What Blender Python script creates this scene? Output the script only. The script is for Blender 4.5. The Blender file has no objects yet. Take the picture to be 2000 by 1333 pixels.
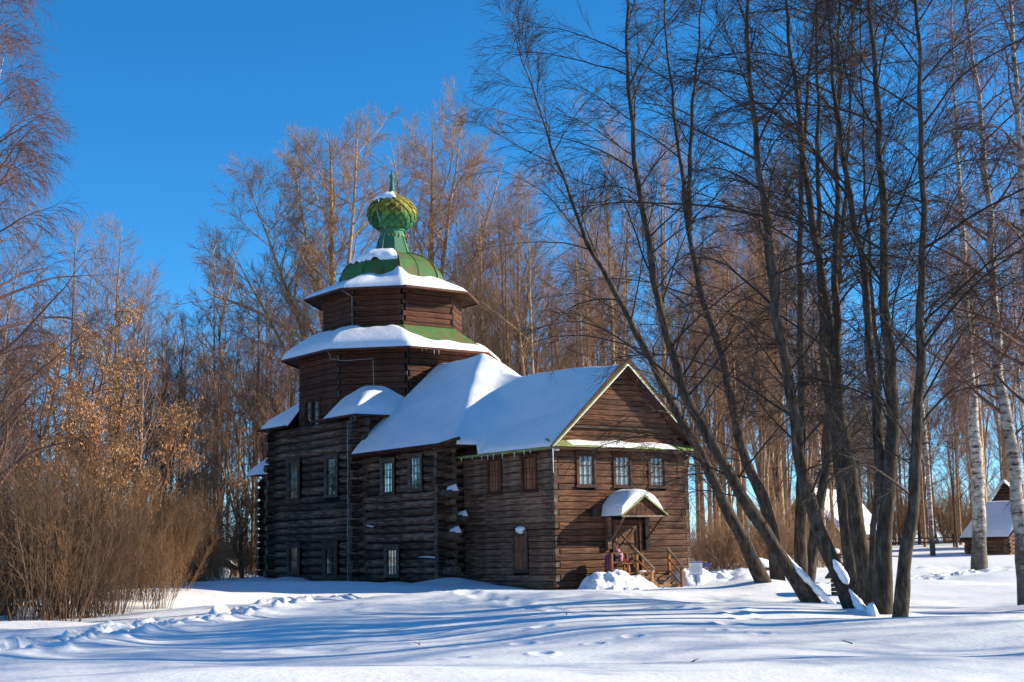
import bpy, math, random
import numpy as np
from mathutils import Matrix, Vector

random.seed(7)
S = bpy.context.scene
COL = S.collection
R_ = math.radians

# ------------------------------------------------------------------ camera
FPX = 2790.0                       # focal length in pixels of the 2000 px wide photo
CX, CY = 1000.0, 666.5
ROLL, TILT = 0.02, math.atan(409 / FPX)
fwd = np.array([0, math.cos(TILT), math.sin(TILT)])
_r0 = np.array([1.0, 0, 0]); _u0 = np.cross(_r0, fwd)
cright = _r0 * math.cos(ROLL) - _u0 * math.sin(ROLL)
cup = _u0 * math.cos(ROLL) + _r0 * math.sin(ROLL)
EYE = 1.4505
CAM = np.array([0, 0, EYE])
cd = bpy.data.cameras.new('camera'); cam = bpy.data.objects.new('camera', cd); COL.objects.link(cam)
cd.sensor_width = 36.0; cd.lens = FPX / 2000 * 36; cd.clip_start = 0.5; cd.clip_end = 3000
M = Matrix.Identity(4)
for i in range(3):
    M[i][0] = cright[i]; M[i][1] = cup[i]; M[i][2] = -fwd[i]; M[i][3] = CAM[i]
cam.matrix_world = M
S.camera = cam

# ------------------------------------------------------------------ light
YAW = R_(37)
P0 = np.array([1.642, 60.0, 0.0])                    # near corner of the church
U = np.array([math.cos(YAW), math.sin(YAW), 0]); V = np.array([-math.sin(YAW), math.cos(YAW), 0])
sun_dir = 2.5 * U - 1.3 * V + np.array([0, 0, 1.22]); sun_dir /= np.linalg.norm(sun_dir)
SUN_EL = math.asin(sun_dir[2]); SUN_AZ = math.atan2(sun_dir[0], sun_dir[1])      # azimuth clockwise from +Y
w = bpy.data.worlds.new('World'); S.world = w; w.use_nodes = True
nt = w.node_tree; nt.nodes.clear()
sky = nt.nodes.new('ShaderNodeTexSky'); sky.sky_type = 'NISHITA'; sky.sun_disc = False
sky.sun_elevation = SUN_EL; sky.sun_rotation = SUN_AZ
sky.air_density = 1.0; sky.dust_density = 0.0; sky.ozone_density = 6.0; sky.altitude = 3000
hs = nt.nodes.new('ShaderNodeHueSaturation'); hs.inputs['Saturation'].default_value = 1.16
hs.inputs['Hue'].default_value = 0.494
bg = nt.nodes.new('ShaderNodeBackground'); bg.inputs['Strength'].default_value = 0.118
wo = nt.nodes.new('ShaderNodeOutputWorld')
tn = nt.nodes.new('ShaderNodeMix'); tn.data_type = 'RGBA'; tn.blend_type = 'MULTIPLY'; tn.inputs[0].default_value = 1.0
_ci = [i for i in tn.inputs if i.type == 'RGBA']; _ci[1].default_value = (0.95, 1.0, 1.0, 1)
nt.links.new(sky.outputs[0], _ci[0]); nt.links.new([o for o in tn.outputs if o.type == 'RGBA'][0], hs.inputs['Color']); nt.links.new(hs.outputs[0], bg.inputs['Color'])
nt.links.new(bg.outputs[0], wo.inputs['Surface'])
sl = bpy.data.lights.new('sun', 'SUN'); so = bpy.data.objects.new('sun', sl); COL.objects.link(so)
sl.energy = 4.9; sl.angle = R_(0.53); sl.color = (1.0, 0.87, 0.66)
so.rotation_euler = Vector(sun_dir).to_track_quat('Z', 'Y').to_euler()
S.view_settings.view_transform = 'Standard'; S.view_settings.look = 'None'
S.view_settings.gamma = 1.0; S.view_settings.use_curve_mapping = False
S.view_settings.exposure = 0.88
S.render.engine = 'CYCLES'
S.cycles.max_bounces = 5; S.cycles.diffuse_bounces = 3; S.cycles.glossy_bounces = 2

# ------------------------------------------------------------------ helpers
def pix(px, py, Y):
    """world point seen at photo pixel (px, py) at depth Y"""
    d = cright * (px - CX) / FPX - cup * (py - CY) / FPX + fwd
    return CAM + d * ((Y - CAM[1]) / d[1])

def tag(o, label=None, cat=None, group=None, kind=None):
    if label: o['label'] = label
    if cat: o['category'] = cat
    if group: o['group'] = group
    if kind: o['kind'] = kind
    return o

def empty(name, loc=(0, 0, 0), rz=0.0, **k):
    o = bpy.data.objects.new(name, None); COL.objects.link(o)
    o.location = loc; o.rotation_euler = (0, 0, rz); o.empty_display_size = 0.3
    return tag(o, **k)

def link(name, me, parent=None, loc=(0, 0, 0), rz=0.0, **k):
    o = bpy.data.objects.new(name, me); COL.objects.link(o)
    o.parent = parent; o.location = loc; o.rotation_euler = (0, 0, rz)
    return tag(o, **k)

def npmesh(name, verts, quads, mat, smooth=True):
    me = bpy.data.meshes.new(name)
    verts = np.asarray(verts, np.float32); quads = np.asarray(quads, np.int32)
    n, k = quads.shape
    me.vertices.add(len(verts)); me.vertices.foreach_set('co', verts.ravel())
    me.loops.add(n * k); me.loops.foreach_set('vertex_index', quads.ravel())
    me.polygons.add(n)
    me.polygons.foreach_set('loop_start', np.arange(0, n * k, k, dtype=np.int32))
    me.polygons.foreach_set('loop_total', np.full(n, k, np.int32))
    if smooth: me.polygons.foreach_set('use_smooth', np.ones(n, bool))
    me.update(calc_edges=True)
    for m in (mat if isinstance(mat, (list, tuple)) else [mat]): me.materials.append(m)
    return me

class MB:
    """collects faces; build() links them as ONE mesh object"""
    def __init__(s): s.v = []; s.f = []
    def add(s, verts, faces):
        b = len(s.v); s.v += [tuple(map(float, p)) for p in verts]; s.f += [tuple(b + i for i in f) for f in faces]
        return s
    def box(s, c, d, rz=0.0, ry=0.0, ch=0.0):
        hx, hy, hz = d[0] / 2, d[1] / 2, d[2] / 2
        m = Matrix.Translation(c) @ Matrix.Rotation(rz, 4, 'Z') @ Matrix.Rotation(ry, 4, 'Y')
        P = [(-hx, -hy, -hz), (hx, -hy, -hz), (hx, hy, -hz), (-hx, hy, -hz), (-hx, -hy, hz), (hx, -hy, hz), (hx, hy, hz), (-hx, hy, hz)]
        return s.add([m @ Vector(p) for p in P], [(0, 3, 2, 1), (4, 5, 6, 7), (0, 1, 5, 4), (1, 2, 6, 5), (2, 3, 7, 6), (3, 0, 4, 7)])
    def bar(s, a, b, w, h):
        a = Vector(a); b = Vector(b); d = (b - a); L = d.length
        q = d.to_track_quat('X', 'Z').to_matrix().to_4x4(); m = Matrix.Translation((a + b) / 2) @ q
        hx, hy, hz = L / 2, w / 2, h / 2
        P = [(-hx, -hy, -hz), (hx, -hy, -hz), (hx, hy, -hz), (-hx, hy, -hz), (-hx, -hy, hz), (hx, -hy, hz), (hx, hy, hz), (-hx, hy, hz)]
        return s.add([m @ Vector(p) for p in P], [(0, 3, 2, 1), (4, 5, 6, 7), (0, 1, 5, 4), (1, 2, 6, 5), (2, 3, 7, 6), (3, 0, 4, 7)])
    def prism(s, pts, vec):
        n = len(pts); vec = np.array(vec, float); pts = [np.array(p, float) for p in pts]
        f = [tuple(range(n))[::-1], tuple(range(n, 2 * n))] + [(i, (i + 1) % n, n + (i + 1) % n, n + i) for i in range(n)]
        return s.add(pts + [p + vec for p in pts], f)
    def tube(s, pts, rad, n=6):
        b = len(s.v); P = [Vector(p) for p in pts]; K = len(P)
        for i, p in enumerate(P):
            t = (P[min(i + 1, K - 1)] - P[max(i - 1, 0)]).normalized()
            a = t.orthogonal().normalized() if abs(t.z) > .95 else t.cross(Vector((0, 0, 1))).normalized()
            c = t.cross(a); r = rad[i] if hasattr(rad, '__len__') else rad
            for k in range(n):
                q = p + (a * math.cos(2 * math.pi * k / n) + c * math.sin(2 * math.pi * k / n)) * r
                s.v.append(tuple(q))
        for i in range(K - 1):
            for k in range(n):
                s.f.append((b + i * n + k, b + i * n + (k + 1) % n, b + (i + 1) * n + (k + 1) % n, b + (i + 1) * n + k))
        s.f.append(tuple(b + k for k in range(n))[::-1]); s.f.append(tuple(b + (K - 1) * n + k for k in range(n)))
        return s
    def lathe(s, prof, n=16, c=(0, 0)):
        b = len(s.v)
        for r, z in prof:
            for k in range(n):
                a = 2 * math.pi * k / n; s.v.append((c[0] + r * math.cos(a), c[1] + r * math.sin(a), z))
        for i in range(len(prof) - 1):
            for k in range(n):
                s.f.append((b + i * n + k, b + i * n + (k + 1) % n, b + (i + 1) * n + (k + 1) % n, b + (i + 1) * n + k))
        s.f.append(tuple(b + k for k in range(n))[::-1]); s.f.append(tuple(b + (len(prof) - 1) * n + k for k in range(n)))
        return s
    def mesh(s, name, mat, smooth=False):
        me = bpy.data.meshes.new(name); me.from_pydata(s.v, [], s.f); me.materials.append(mat)
        if smooth: me.polygons.foreach_set('use_smooth', np.ones(len(me.polygons), bool))
        me.update(); return me
    def build(s, name, mat, parent=None, smooth=False, loc=(0, 0, 0), rz=0.0, **k):
        return link(name, s.mesh(name, mat, smooth), parent, loc, rz, **k)

_rs = np.random.RandomState(3)
_W = [(_rs.uniform(0, 6.28), lam, _rs.uniform(0, 6.28)) for lam in np.geomspace(1.2, 26, 26)]
def undul(x, y, lo=0.0, hi=99.0, slope=0.01, stretch=1.0):
    z = np.zeros_like(np.asarray(x, float))
    for th, lam, ph in _W:
        if lo <= lam <= hi:
            z = z + lam * slope * np.sin(2 * np.pi / lam * (x * math.cos(th) / stretch + y * math.sin(th)) + ph)
    return z
_rs2 = np.random.RandomState(11)
_N3 = [(_rs2.normal(size=3), _rs2.uniform(0, 6.28)) for _ in range(24)]
def n3(p, freq=1.0):
    """smooth noise about -1..1 for arrays of points (...,3)"""
    p = np.asarray(p, float); z = 0
    for i, (d, ph) in enumerate(_N3):
        z = z + np.sin((p @ d) * freq * (0.6 + 0.12 * i) + ph) / (1 + 0.12 * i)
    return z / 4.2

# ------------------------------------------------------------------ materials
def newmat(name, rough=0.8, spec=0.3):
    m = bpy.data.materials.new(name); m.use_nodes = True
    t = m.node_tree; b = t.nodes['Principled BSDF']
    b.inputs['Roughness'].default_value = rough; b.inputs['Specular IOR Level'].default_value = spec
    return m, t, b
def N(t, kind, **k):
    n = t.nodes.new(kind)
    for a, v in k.items():
        if a in n.inputs: n.inputs[a].default_value = v
        else: setattr(n, a, v)
    return n
def coords(t, scale=(1, 1, 1), kind='Object'):
    tc = N(t, 'ShaderNodeTexCoord'); mp = N(t, 'ShaderNodeMapping'); mp.inputs['Scale'].default_value = scale
    t.links.new(tc.outputs[kind], mp.inputs['Vector']); return mp.outputs[0]
def noise(t, vec, scale, detail=4, rough=0.6):
    n = N(t, 'ShaderNodeTexNoise'); n.inputs['Scale'].default_value = scale; n.inputs['Detail'].default_value = detail
    n.inputs['Roughness'].default_value = rough; t.links.new(vec, n.inputs['Vector']); return n.outputs['Fac']
def ramp(t, fac, stops):
    r = N(t, 'ShaderNodeValToRGB'); e = r.color_ramp.elements
    while len(e) < len(stops): e.new(0.5)
    for i, (p, c) in enumerate(stops): e[i].position = p; e[i].color = (*c, 1)
    t.links.new(fac, r.inputs['Fac']); return r.outputs['Color']
def mix(t, a, b, fac, mode='MIX'):
    m = N(t, 'ShaderNodeMix'); m.data_type = 'RGBA'; m.blend_type = mode
    for s_, v in ((m.inputs['Factor'], fac), (m.inputs['A'], a), (m.inputs['B'], b)):
        if hasattr(v, 'is_linked'): t.links.new(v, s_)
        elif isinstance(v, tuple): s_.default_value = (*v, 1)
        else: s_.default_value = v
    for i in m.inputs:
        if i.type == 'RGBA':
            pass
    ins = [i for i in m.inputs if i.type == 'RGBA']
    for s_, v in ((ins[0], a), (ins[1], b)):
        if hasattr(v, 'is_linked'): t.links.new(v, s_)
        else: s_.default_value = (*v, 1)
    f = m.inputs[0]
    if hasattr(fac, 'is_linked'): t.links.new(fac, f)
    else: f.default_value = fac
    return [o for o in m.outputs if o.type == 'RGBA'][0]
def bump(t, b, h, strength=0.4, dist=0.02):
    n = N(t, 'ShaderNodeBump'); n.inputs['Strength'].default_value = strength; n.inputs['Distance'].default_value = dist
    t.links.new(h, n.inputs['Height']); t.links.new(n.outputs[0], b.inputs['Normal'])
def rnd(t, lo, hi):
    oi = N(t, 'ShaderNodeObjectInfo'); mr = N(t, 'ShaderNodeMapRange')
    mr.inputs['To Min'].default_value = lo; mr.inputs['To Max'].default_value = hi
    t.links.new(oi.outputs['Random'], mr.inputs['Value'])
    c = N(t, 'ShaderNodeCombineColor')
    for i in range(3): t.links.new(mr.outputs[0], c.inputs[i])
    return c.outputs[0]

def wood(name, dark, mid, light, axis=(0.9, 11, 11), lo=0.6, hi=1.25, grey=None, rough=0.85, b_=0.6):
    m, t, b = newmat(name, rough, 0.25)
    v = coords(t, axis)
    f = noise(t, v, 1.6, 8, 0.68)
    c = ramp(t, f, [(0.28, dark), (0.5, mid), (0.74, light)])
    f2 = noise(t, coords(t, (0.7, 1.4, 1.4)), 1.1, 3)
    c = mix(t, c, ramp(t, f2, [(0.3, (0.5, 0.5, 0.52)), (0.62, (1.15, 1.1, 1.05))]), 0.85, 'MULTIPLY')
    if grey:
        f3 = noise(t, coords(t, (0.5, 3, 3)), 1.3, 4)
        c = mix(t, c, grey, ramp(t, f3, [(0.45, (0, 0, 0)), (0.7, (0.8, 0.8, 0.8))]))
    fc = noise(t, coords(t, (axis[0] * .45, axis[1] * 1.7, axis[2] * 1.7)), 2.3, 2, .5)
    c = mix(t, c, ramp(t, fc, [(0.30, (0.12, 0.10, 0.09)), (0.37, (1, 1, 1))]), 0.9, 'MULTIPLY')
    c = mix(t, c, rnd(t, lo, hi), 1.0, 'MULTIPLY')
    t.links.new(c, b.inputs['Base Color'])
    bump(t, b, f, b_, 0.02)
    return m

WOOD_RED = wood('reddish weathered timber', (0.013, 0.005, 0.003), (0.082, 0.031, 0.016), (0.33, 0.155, 0.082), grey=(0.12, 0.07, 0.046))
WOOD_DARK = wood('dark tower timber', (0.016, 0.006, 0.004), (0.085, 0.029, 0.015), (0.28, 0.105, 0.052), grey=(0.06, 0.036, 0.027))
WOOD_GREY = wood('grey black old logs', (0.010, 0.005, 0.003), (0.105, 0.056, 0.034), (0.55, 0.37, 0.26), grey=(0.25, 0.165, 0.12), axis=(0.8, 8, 8), lo=0.4, hi=1.35, b_=1.0)
WOOD_SIDE = wood('cool brown grey timber', (0.013, 0.006, 0.004), (0.115, 0.06, 0.036), (0.52, 0.34, 0.23), grey=(0.22, 0.145, 0.105), lo=0.55, hi=1.25)
WOOD_END = wood('log end grain', (0.03, 0.025, 0.02), (0.12, 0.095, 0.075), (0.22, 0.18, 0.14), axis=(3, 3, 3))
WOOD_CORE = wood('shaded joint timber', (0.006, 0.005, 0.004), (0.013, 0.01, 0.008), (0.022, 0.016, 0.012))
WOOD_TRIM = wood('brown window casing', (0.03, 0.014, 0.009), (0.075, 0.034, 0.021), (0.14, 0.07, 0.045))
WOOD_TRIMG = wood('grey window casing', (0.04, 0.028, 0.022), (0.13, 0.095, 0.075), (0.26, 0.20, 0.165))
WOOD_SHUT = wood('orange shutter boards', (0.09, 0.033, 0.015), (0.24, 0.095, 0.045), (0.38, 0.19, 0.11), axis=(11, 11, 1.0))
WOOD_NEW = wood('fresh orange pine', (0.15, 0.062, 0.02), (0.33, 0.15, 0.055), (0.46, 0.25, 0.11), axis=(4, 4, 2))
WOOD_RAIL = wood('greyed handrail timber', (0.10, 0.075, 0.055), (0.2, 0.155, 0.12), (0.32, 0.26, 0.21), axis=(5, 5, 5))
WOOD_DOOR = wood('door timber', (0.05, 0.024, 0.014), (0.15, 0.078, 0.045), (0.28, 0.17, 0.11), axis=(9, 9, 1.0))
WOOD_HUT = wood('far hut logs', (0.06, 0.035, 0.02), (0.24, 0.14, 0.08), (0.44, 0.29, 0.18), axis=(1, 9, 9))

def snowmat():
    m, t, b = newmat('snow', 0.55, 0.3)
    v = coords(t, (1, 1, 1))
    f = noise(t, v, 1.3, 5, 0.55); f2 = noise(t, v, 9, 7, 0.72)
    c = ramp(t, f, [(0.3, (0.80, 0.83, 0.88)), (0.7, (0.88, 0.89, 0.91))])
    t.links.new(c, b.inputs['Base Color'])
    mx = N(t, 'ShaderNodeMath', operation='ADD'); ml = N(t, 'ShaderNodeMath', operation='MULTIPLY'); ml.inputs[1].default_value = 0.42
    t.links.new(f2, ml.inputs[0]); t.links.new(ml.outputs[0], mx.inputs[0]); t.links.new(f, mx.inputs[1])
    bump(t, b, mx.outputs[0], 0.6, 0.07)
    return m
SNOW = snowmat()

def paint(name, a, bcol, rust, rough=0.75, streak=(2, 2, 0.5)):
    m, t, b = newmat(name, rough, 0.4)
    v = coords(t, streak)
    f = noise(t, v, 1.5, 6, 0.65)
    c = ramp(t, f, [(0.3, a), (0.65, bcol)])
    f2 = noise(t, coords(t, (1.2, 1.2, 0.6)), 1.4, 6, 0.7)
    c = mix(t, c, rust, ramp(t, f2, [(0.43, (0, 0, 0)), (0.6, (0.8, 0.8, 0.8))]))
    c = mix(t, c, rnd(t, 0.85, 1.12), 1.0, 'MULTIPLY')
    t.links.new(c, b.inputs['Base Color']); bump(t, b, f2, 0.15, 0.02)
    return m
GREEN = paint('green roof paint', (0.02, 0.11, 0.028), (0.055, 0.20, 0.05), (0.16, 0.085, 0.03))
GREEN2 = paint('pale green sheet', (0.13, 0.24, 0.075), (0.24, 0.33, 0.11), (0.17, 0.14, 0.05))
TEAL = paint('teal green paint', (0.018, 0.14, 0.09), (0.035, 0.22, 0.12), (0.05, 0.10, 0.045))
def domemat():
    m, t, b = newmat('onion dome scale paint', 0.75, 0.25)
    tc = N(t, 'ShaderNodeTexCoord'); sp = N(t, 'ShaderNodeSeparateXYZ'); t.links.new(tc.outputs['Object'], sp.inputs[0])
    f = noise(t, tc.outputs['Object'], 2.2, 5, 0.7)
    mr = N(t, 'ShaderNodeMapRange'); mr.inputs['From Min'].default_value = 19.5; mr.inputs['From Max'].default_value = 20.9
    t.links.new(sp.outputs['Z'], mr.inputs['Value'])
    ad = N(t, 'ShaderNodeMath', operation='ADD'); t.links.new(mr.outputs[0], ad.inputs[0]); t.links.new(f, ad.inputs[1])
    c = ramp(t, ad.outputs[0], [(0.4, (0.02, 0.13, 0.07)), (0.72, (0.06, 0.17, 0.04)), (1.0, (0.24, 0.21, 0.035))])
    c = mix(t, c, rnd(t, 0.5, 1.35), 1.0, 'MULTIPLY')
    f2 = noise(t, tc.outputs['Object'], 9, 4, 0.7)
    c = mix(t, c, (0.16, 0.075, 0.02), ramp(t, f2, [(0.58, (0, 0, 0)), (0.75, (0.7, 0.7, 0.7))]))
    t.links.new(c, b.inputs['Base Color']); return m
DOME = domemat()
def plain(name, col, rough=0.6, spec=0.3, metal=0.0, var=0.25, sc=6.0):
    m, t, b = newmat(name, rough, spec); b.inputs['Metallic'].default_value = metal
    f = noise(t, coords(t), sc, 4, 0.6)
    lo = tuple(c * (1 - var) for c in col); hi = tuple(min(1, c * (1 + var)) for c in col)
    t.links.new(ramp(t, f, [(0.3, lo), (0.7, hi)]), b.inputs['Base Color']); return m
GLASS_W = plain('facade window glass over pale curtain', (0.26, 0.32, 0.33), 0.07, 0.6, 0, 0.3, 2.5)
GLASS_D = plain('mirroring window glass', (0.36, 0.33, 0.29), 0.06, 0.5, 0.9, 0.7, 2.2)
GLASS_D.node_tree.nodes['Principled BSDF'].inputs['IOR'].default_value = 2.2
CABLE = plain('galvanised cable', (0.45, 0.47, 0.48), 0.5, 0.4, 0.2)
IRON = plain('dark iron', (0.03, 0.028, 0.027), 0.6)
ICE = plain('icicle ice', (0.75, 0.8, 0.85), 0.1, 0.5)
WHITE = plain('white sign board', (0.72, 0.72, 0.74), 0.5, 0.3, 0, 0.04)
BLUE = plain('blue sign print', (0.10, 0.11, 0.36), 0.5)
GREYPRINT = plain('grey sign print', (0.30, 0.31, 0.34), 0.6)
OLIVE = plain('olive sign print', (0.42, 0.44, 0.22), 0.6)
PINK = plain('pink jacket cloth', (0.42, 0.07, 0.16), 0.8, 0.2)
PURPLE = plain('purple jacket cloth', (0.20, 0.05, 0.13), 0.8, 0.2)
PALE = plain('pale pink cloth', (0.5, 0.2, 0.28), 0.8, 0.2)
BLACKC = plain('black backpack cloth', (0.012, 0.013, 0.02), 0.75)
REDC = plain('red knit', (0.5, 0.02, 0.03), 0.9)

def bark(name, dark, mid, light, sc=(7, 7, 1.6), moss=None, rough=0.9):
    m, t, b = newmat(name, rough, 0.2)
    f = noise(t, coords(t, sc), 2.0, 6, 0.7)
    c = ramp(t, f, [(0.3, dark), (0.5, mid), (0.72, light)])
    if moss:
        f2 = noise(t, coords(t, (1.5, 1.5, 0.9)), 2.0, 5, 0.7)
        c = mix(t, c, moss, ramp(t, f2, [(0.5, (0, 0, 0)), (0.68, (0.75, 0.75, 0.75))]))
    t.links.new(c, b.inputs['Base Color']); bump(t, b, f, 0.7, 0.03)
    return m
BARK_L = bark('dark linden bark', (0.008, 0.006, 0.004), (0.052, 0.037, 0.026), (0.16, 0.12, 0.09), sc=(5, 5, 1.3), moss=(0.07, 0.068, 0.06))
TWIG_L = plain('linden twigs', (0.035, 0.023, 0.018), 0.75, 0.3)
BARK_A = bark('tan aspen bark', (0.12, 0.066, 0.036), (0.33, 0.20, 0.115), (0.52, 0.37, 0.24), sc=(4, 4, 1.2), moss=(0.14, 0.085, 0.055))
TWIG_A = plain('aspen twigs', (0.28, 0.16, 0.088), 0.75, 0.3)
BARK_P = bark('pale poplar bark', (0.17, 0.09, 0.04), (0.42, 0.26, 0.14), (0.6, 0.45, 0.30), sc=(3, 3, 1.2))
TWIG_P = plain('poplar twigs', (0.33, 0.20, 0.11), 0.75, 0.3)
BARK_D = bark('brown forest bark', (0.05, 0.03, 0.02), (0.14, 0.085, 0.055), (0.26, 0.17, 0.115), sc=(4, 4, 1.2))
TWIG_D = plain('brown forest twigs', (0.20, 0.118, 0.08), 0.75, 0.3)
TWIG_W = plain('willow stems', (0.22, 0.118, 0.055), 0.7, 0.3)
TWIG_V = plain('dark willow stems', (0.155, 0.085, 0.042), 0.7, 0.3, 0, .5, 1.5)
TWIG_B = plain('birch twigs', (0.16, 0.082, 0.06), 0.75, 0.3)
LEAF = plain('dry winter leaf clusters', (0.47, 0.265, 0.125), 0.8, 0.2, 0, 0.4, 3)
def birchbark():
    m, t, b = newmat('birch bark', 0.7, 0.3)
    f = noise(t, coords(t, (1.6, 1.6, 4.2)), 1.5, 7, 0.75)
    c = ramp(t, f, [(0.40, (0.03, 0.024, 0.02)), (0.48, (0.32, 0.27, 0.23)), (0.66, (0.62, 0.57, 0.50))])
    f2 = noise(t, coords(t, (2, 2, 1)), 1.2, 5, 0.7)
    tc = N(t, 'ShaderNodeTexCoord'); sp = N(t, 'ShaderNodeSeparateXYZ'); t.links.new(tc.outputs['Object'], sp.inputs[0])
    mr = N(t, 'ShaderNodeMapRange'); mr.inputs['From Min'].default_value = 0.0; mr.inputs['From Max'].default_value = 3.2
    mr.inputs['To Min'].default_value = 0.45; mr.inputs['To Max'].default_value = 0.0
    t.links.new(sp.outputs['Z'], mr.inputs['Value'])
    ad = N(t, 'ShaderNodeMath', operation='ADD'); t.links.new(mr.outputs[0], ad.inputs[0]); t.links.new(f2, ad.inputs[1])
    c = mix(t, c, (0.06, 0.045, 0.035), ramp(t, ad.outputs[0], [(0.55, (0, 0, 0)), (0.72, (0.85, 0.85, 0.85))]))
    t.links.new(c, b.inputs['Base Color']); bump(t, b, f, 0.5, 0.02); return m
BARK_B = birchbark()

# ------------------------------------------------------------------ ground
_gy = [-300, 0, 50, 58, 64, 75, 100, 130, 200, 400, 900]
_gz = [-0.25, -0.25, -0.25, -0.2, -0.02, 0.06, 0.32, 1.05, 2.6, 5.5, 10]
def seg_d(x, y, a, b):
    ax, ay = a; bx, by = b; dx, dy = bx - ax, by - ay
    t = np.clip(((x - ax) * dx + (y - ay) * dy) / (dx * dx + dy * dy), 0, 1)
    return np.hypot(x - ax - t * dx, y - ay - t * dy)
TRAIL = [(-12.5, 22.5), (-9.6, 27.2), (-8.4, 31.5), (-8.9, 36.0), (-8.6, 41.0), (-7.4, 46.0), (-5.9, 51.5), (-3.2, 54.5), (-0.2, 56.0), (3.2, 57.0), (5.6, 57.3)]
TRAIL2 = [(5.6, 57.3), (9.2, 57.6), (13.5, 58.5), (19, 62), (26, 66), (36, 70)]
TRAIL3 = [(-5.9, 51.5), (-3.0, 46), (0.5, 42), (3.8, 36), (5.0, 30)]
def along(tr, step):
    out = []
    for (ax, ay), (bx, by) in zip(tr[:-1], tr[1:]):
        L = math.hypot(bx - ax, by - ay); n = max(1, int(L / step))
        for i in range(n):
            t = i / n; out.append((ax + (bx - ax) * t, ay + (by - ay) * t, (bx - ax) / L, (by - ay) / L))
    return out
_rt = random.Random(5)
PITS = []
for tr, step, wd, dp in ((TRAIL, 0.36, 0.62, 0.34), (TRAIL2, 0.4, 0.8, 0.16), (TRAIL3, 0.7, 0.15, 0.07)):
    for i, (x, y, dx, dy) in enumerate(along(tr, step)):
        for rep in range(2 if wd > 0.3 else 1):
            o = _rt.uniform(-wd, wd); PITS.append((x - dy * o + _rt.uniform(-.1, .1), y + dx * o + _rt.uniform(-.1, .1), _rt.uniform(.15, .36), dp * _rt.uniform(.5, 1.3)))
for i in range(14):                                   # a few lone prints
    PITS.append((_rt.uniform(-3, 5), _rt.uniform(19.5, 31), _rt.uniform(.12, .22), _rt.uniform(.05, .10)))
def ground(x, y, detail=True):
    x = np.asarray(x, float); y = np.asarray(y, float)
    z = np.interp(y, _gy, _gz)
    near = np.clip((95 - np.hypot(x, y)) / 40, 0, 1) * 0.75 + 0.25
    z = z + undul(x, y, 4, 27, 0.0058, 1.6) * near + undul(x, y, 1.2, 4, 0.0045, 2.2) * near
    # drifts: bank left of centre, ridge along the trail, swell by the trees
    def mound(cx, cy, rx, ry, h, a=0.0):
        c, s = math.cos(a), math.sin(a); X = (x - cx) * c + (y - cy) * s; Y_ = -(x - cx) * s + (y - cy) * c
        return h * np.exp(-(X / rx) ** 2 - (Y_ / ry) ** 2)
    z = z + mound(-5.2, 34.0, 3.6, 2.0, 0.30, 0.25) + mound(-2.0, 45, 4.5, 1.5, 0.28, -0.2) + mound(6.5, 36.5, 5, 2.2, 0.22, 0.1)
    z = z + mound(8.0, 32.4, .9, .6, 0.10) + mound(8.4, 40.6, 1.0, .9, .22) + mound(8.6, 49, 1.2, 1.0, .2) - mound(9.0, 30.6, 2.6, 1.6, .22)
    z = z + mound(3.6, 49.5, 6.5, 1.6, 0.2, 0.05) + mound(-6.0, 25.5, 4.5, 2.2, 0.16, 0.2)
    # the church stands in its own hollow and drift
    qx, qy = x - P0[0], y - P0[1]
    u = qx * U[0] + qy * U[1]; v = qx * V[0] + qy * V[1]
    z = z - 0.22 * np.exp(-((u - 4.6) / 1.9) ** 2 - ((v + 2.6) / 1.3) ** 2)          # trodden place before the steps
    z = z + 0.16 * np.exp(-((u + 1.2) / 1.1) ** 2) * np.clip((v + 1) / 2, 0, 1) * np.clip((27 - v) / 3, 0, 1) * (1 + .5 * np.sin(v * 1.3))
    if detail:
        d = np.full(x.shape, 99.0)
        for tr in (TRAIL, TRAIL2, TRAIL3):
            for a, b in zip(tr[:-1], tr[1:]): d = np.minimum(d, seg_d(x, y, a, b))
        d1 = np.full(x.shape, 99.0)
        for a, b in zip(TRAIL[:-1], TRAIL[1:]): d1 = np.minimum(d1, seg_d(x, y, a, b))
        z = z - 0.10 * np.exp(-(d1 / 0.55) ** 2) + 0.10 * np.exp(-((d1 - 1.0) / 0.42) ** 2)
        nearm = (d < 2.5) | ((np.abs(x) < 7) & (y > 18) & (y < 33))
        xs, ys = x[nearm], y[nearm]; dz = np.zeros_like(xs)
        for px_, py_, r, dp in PITS:
            k = (np.abs(xs - px_) < 3 * r) & (np.abs(ys - py_) < 3 * r)
            q = ((xs[k] - px_) ** 2 + (ys[k] - py_) ** 2) / (r * r)
            dz[k] += -dp * np.exp(-q * q) + dp * 0.33 * np.exp(-(np.sqrt(q) - 1.5) ** 2 / 0.18)
        z[nearm] += np.clip(dz, -0.36, 0.22)
        # churned snow right of the porch
        c = np.exp(-((u - 8.2) / 2.6) ** 2 - ((v + 1.2) / 2.2) ** 2)
        P = np.stack([x, y, np.zeros_like(x)], -1)
        z = z + c * (0.22 + 0.24 * n3(P, 2.2) + 0.10 * n3(P + 7, 6.0))
        c2 = np.exp(-((x - 24) / 9) ** 2 - ((y - 70) / 5) ** 2)
        z = z + c2 * 0.25 * np.maximum(n3(P, 1.5), -0.3)
    return z
def gz(x, y): return float(ground(np.array([x]), np.array([y]), False)[0])

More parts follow.
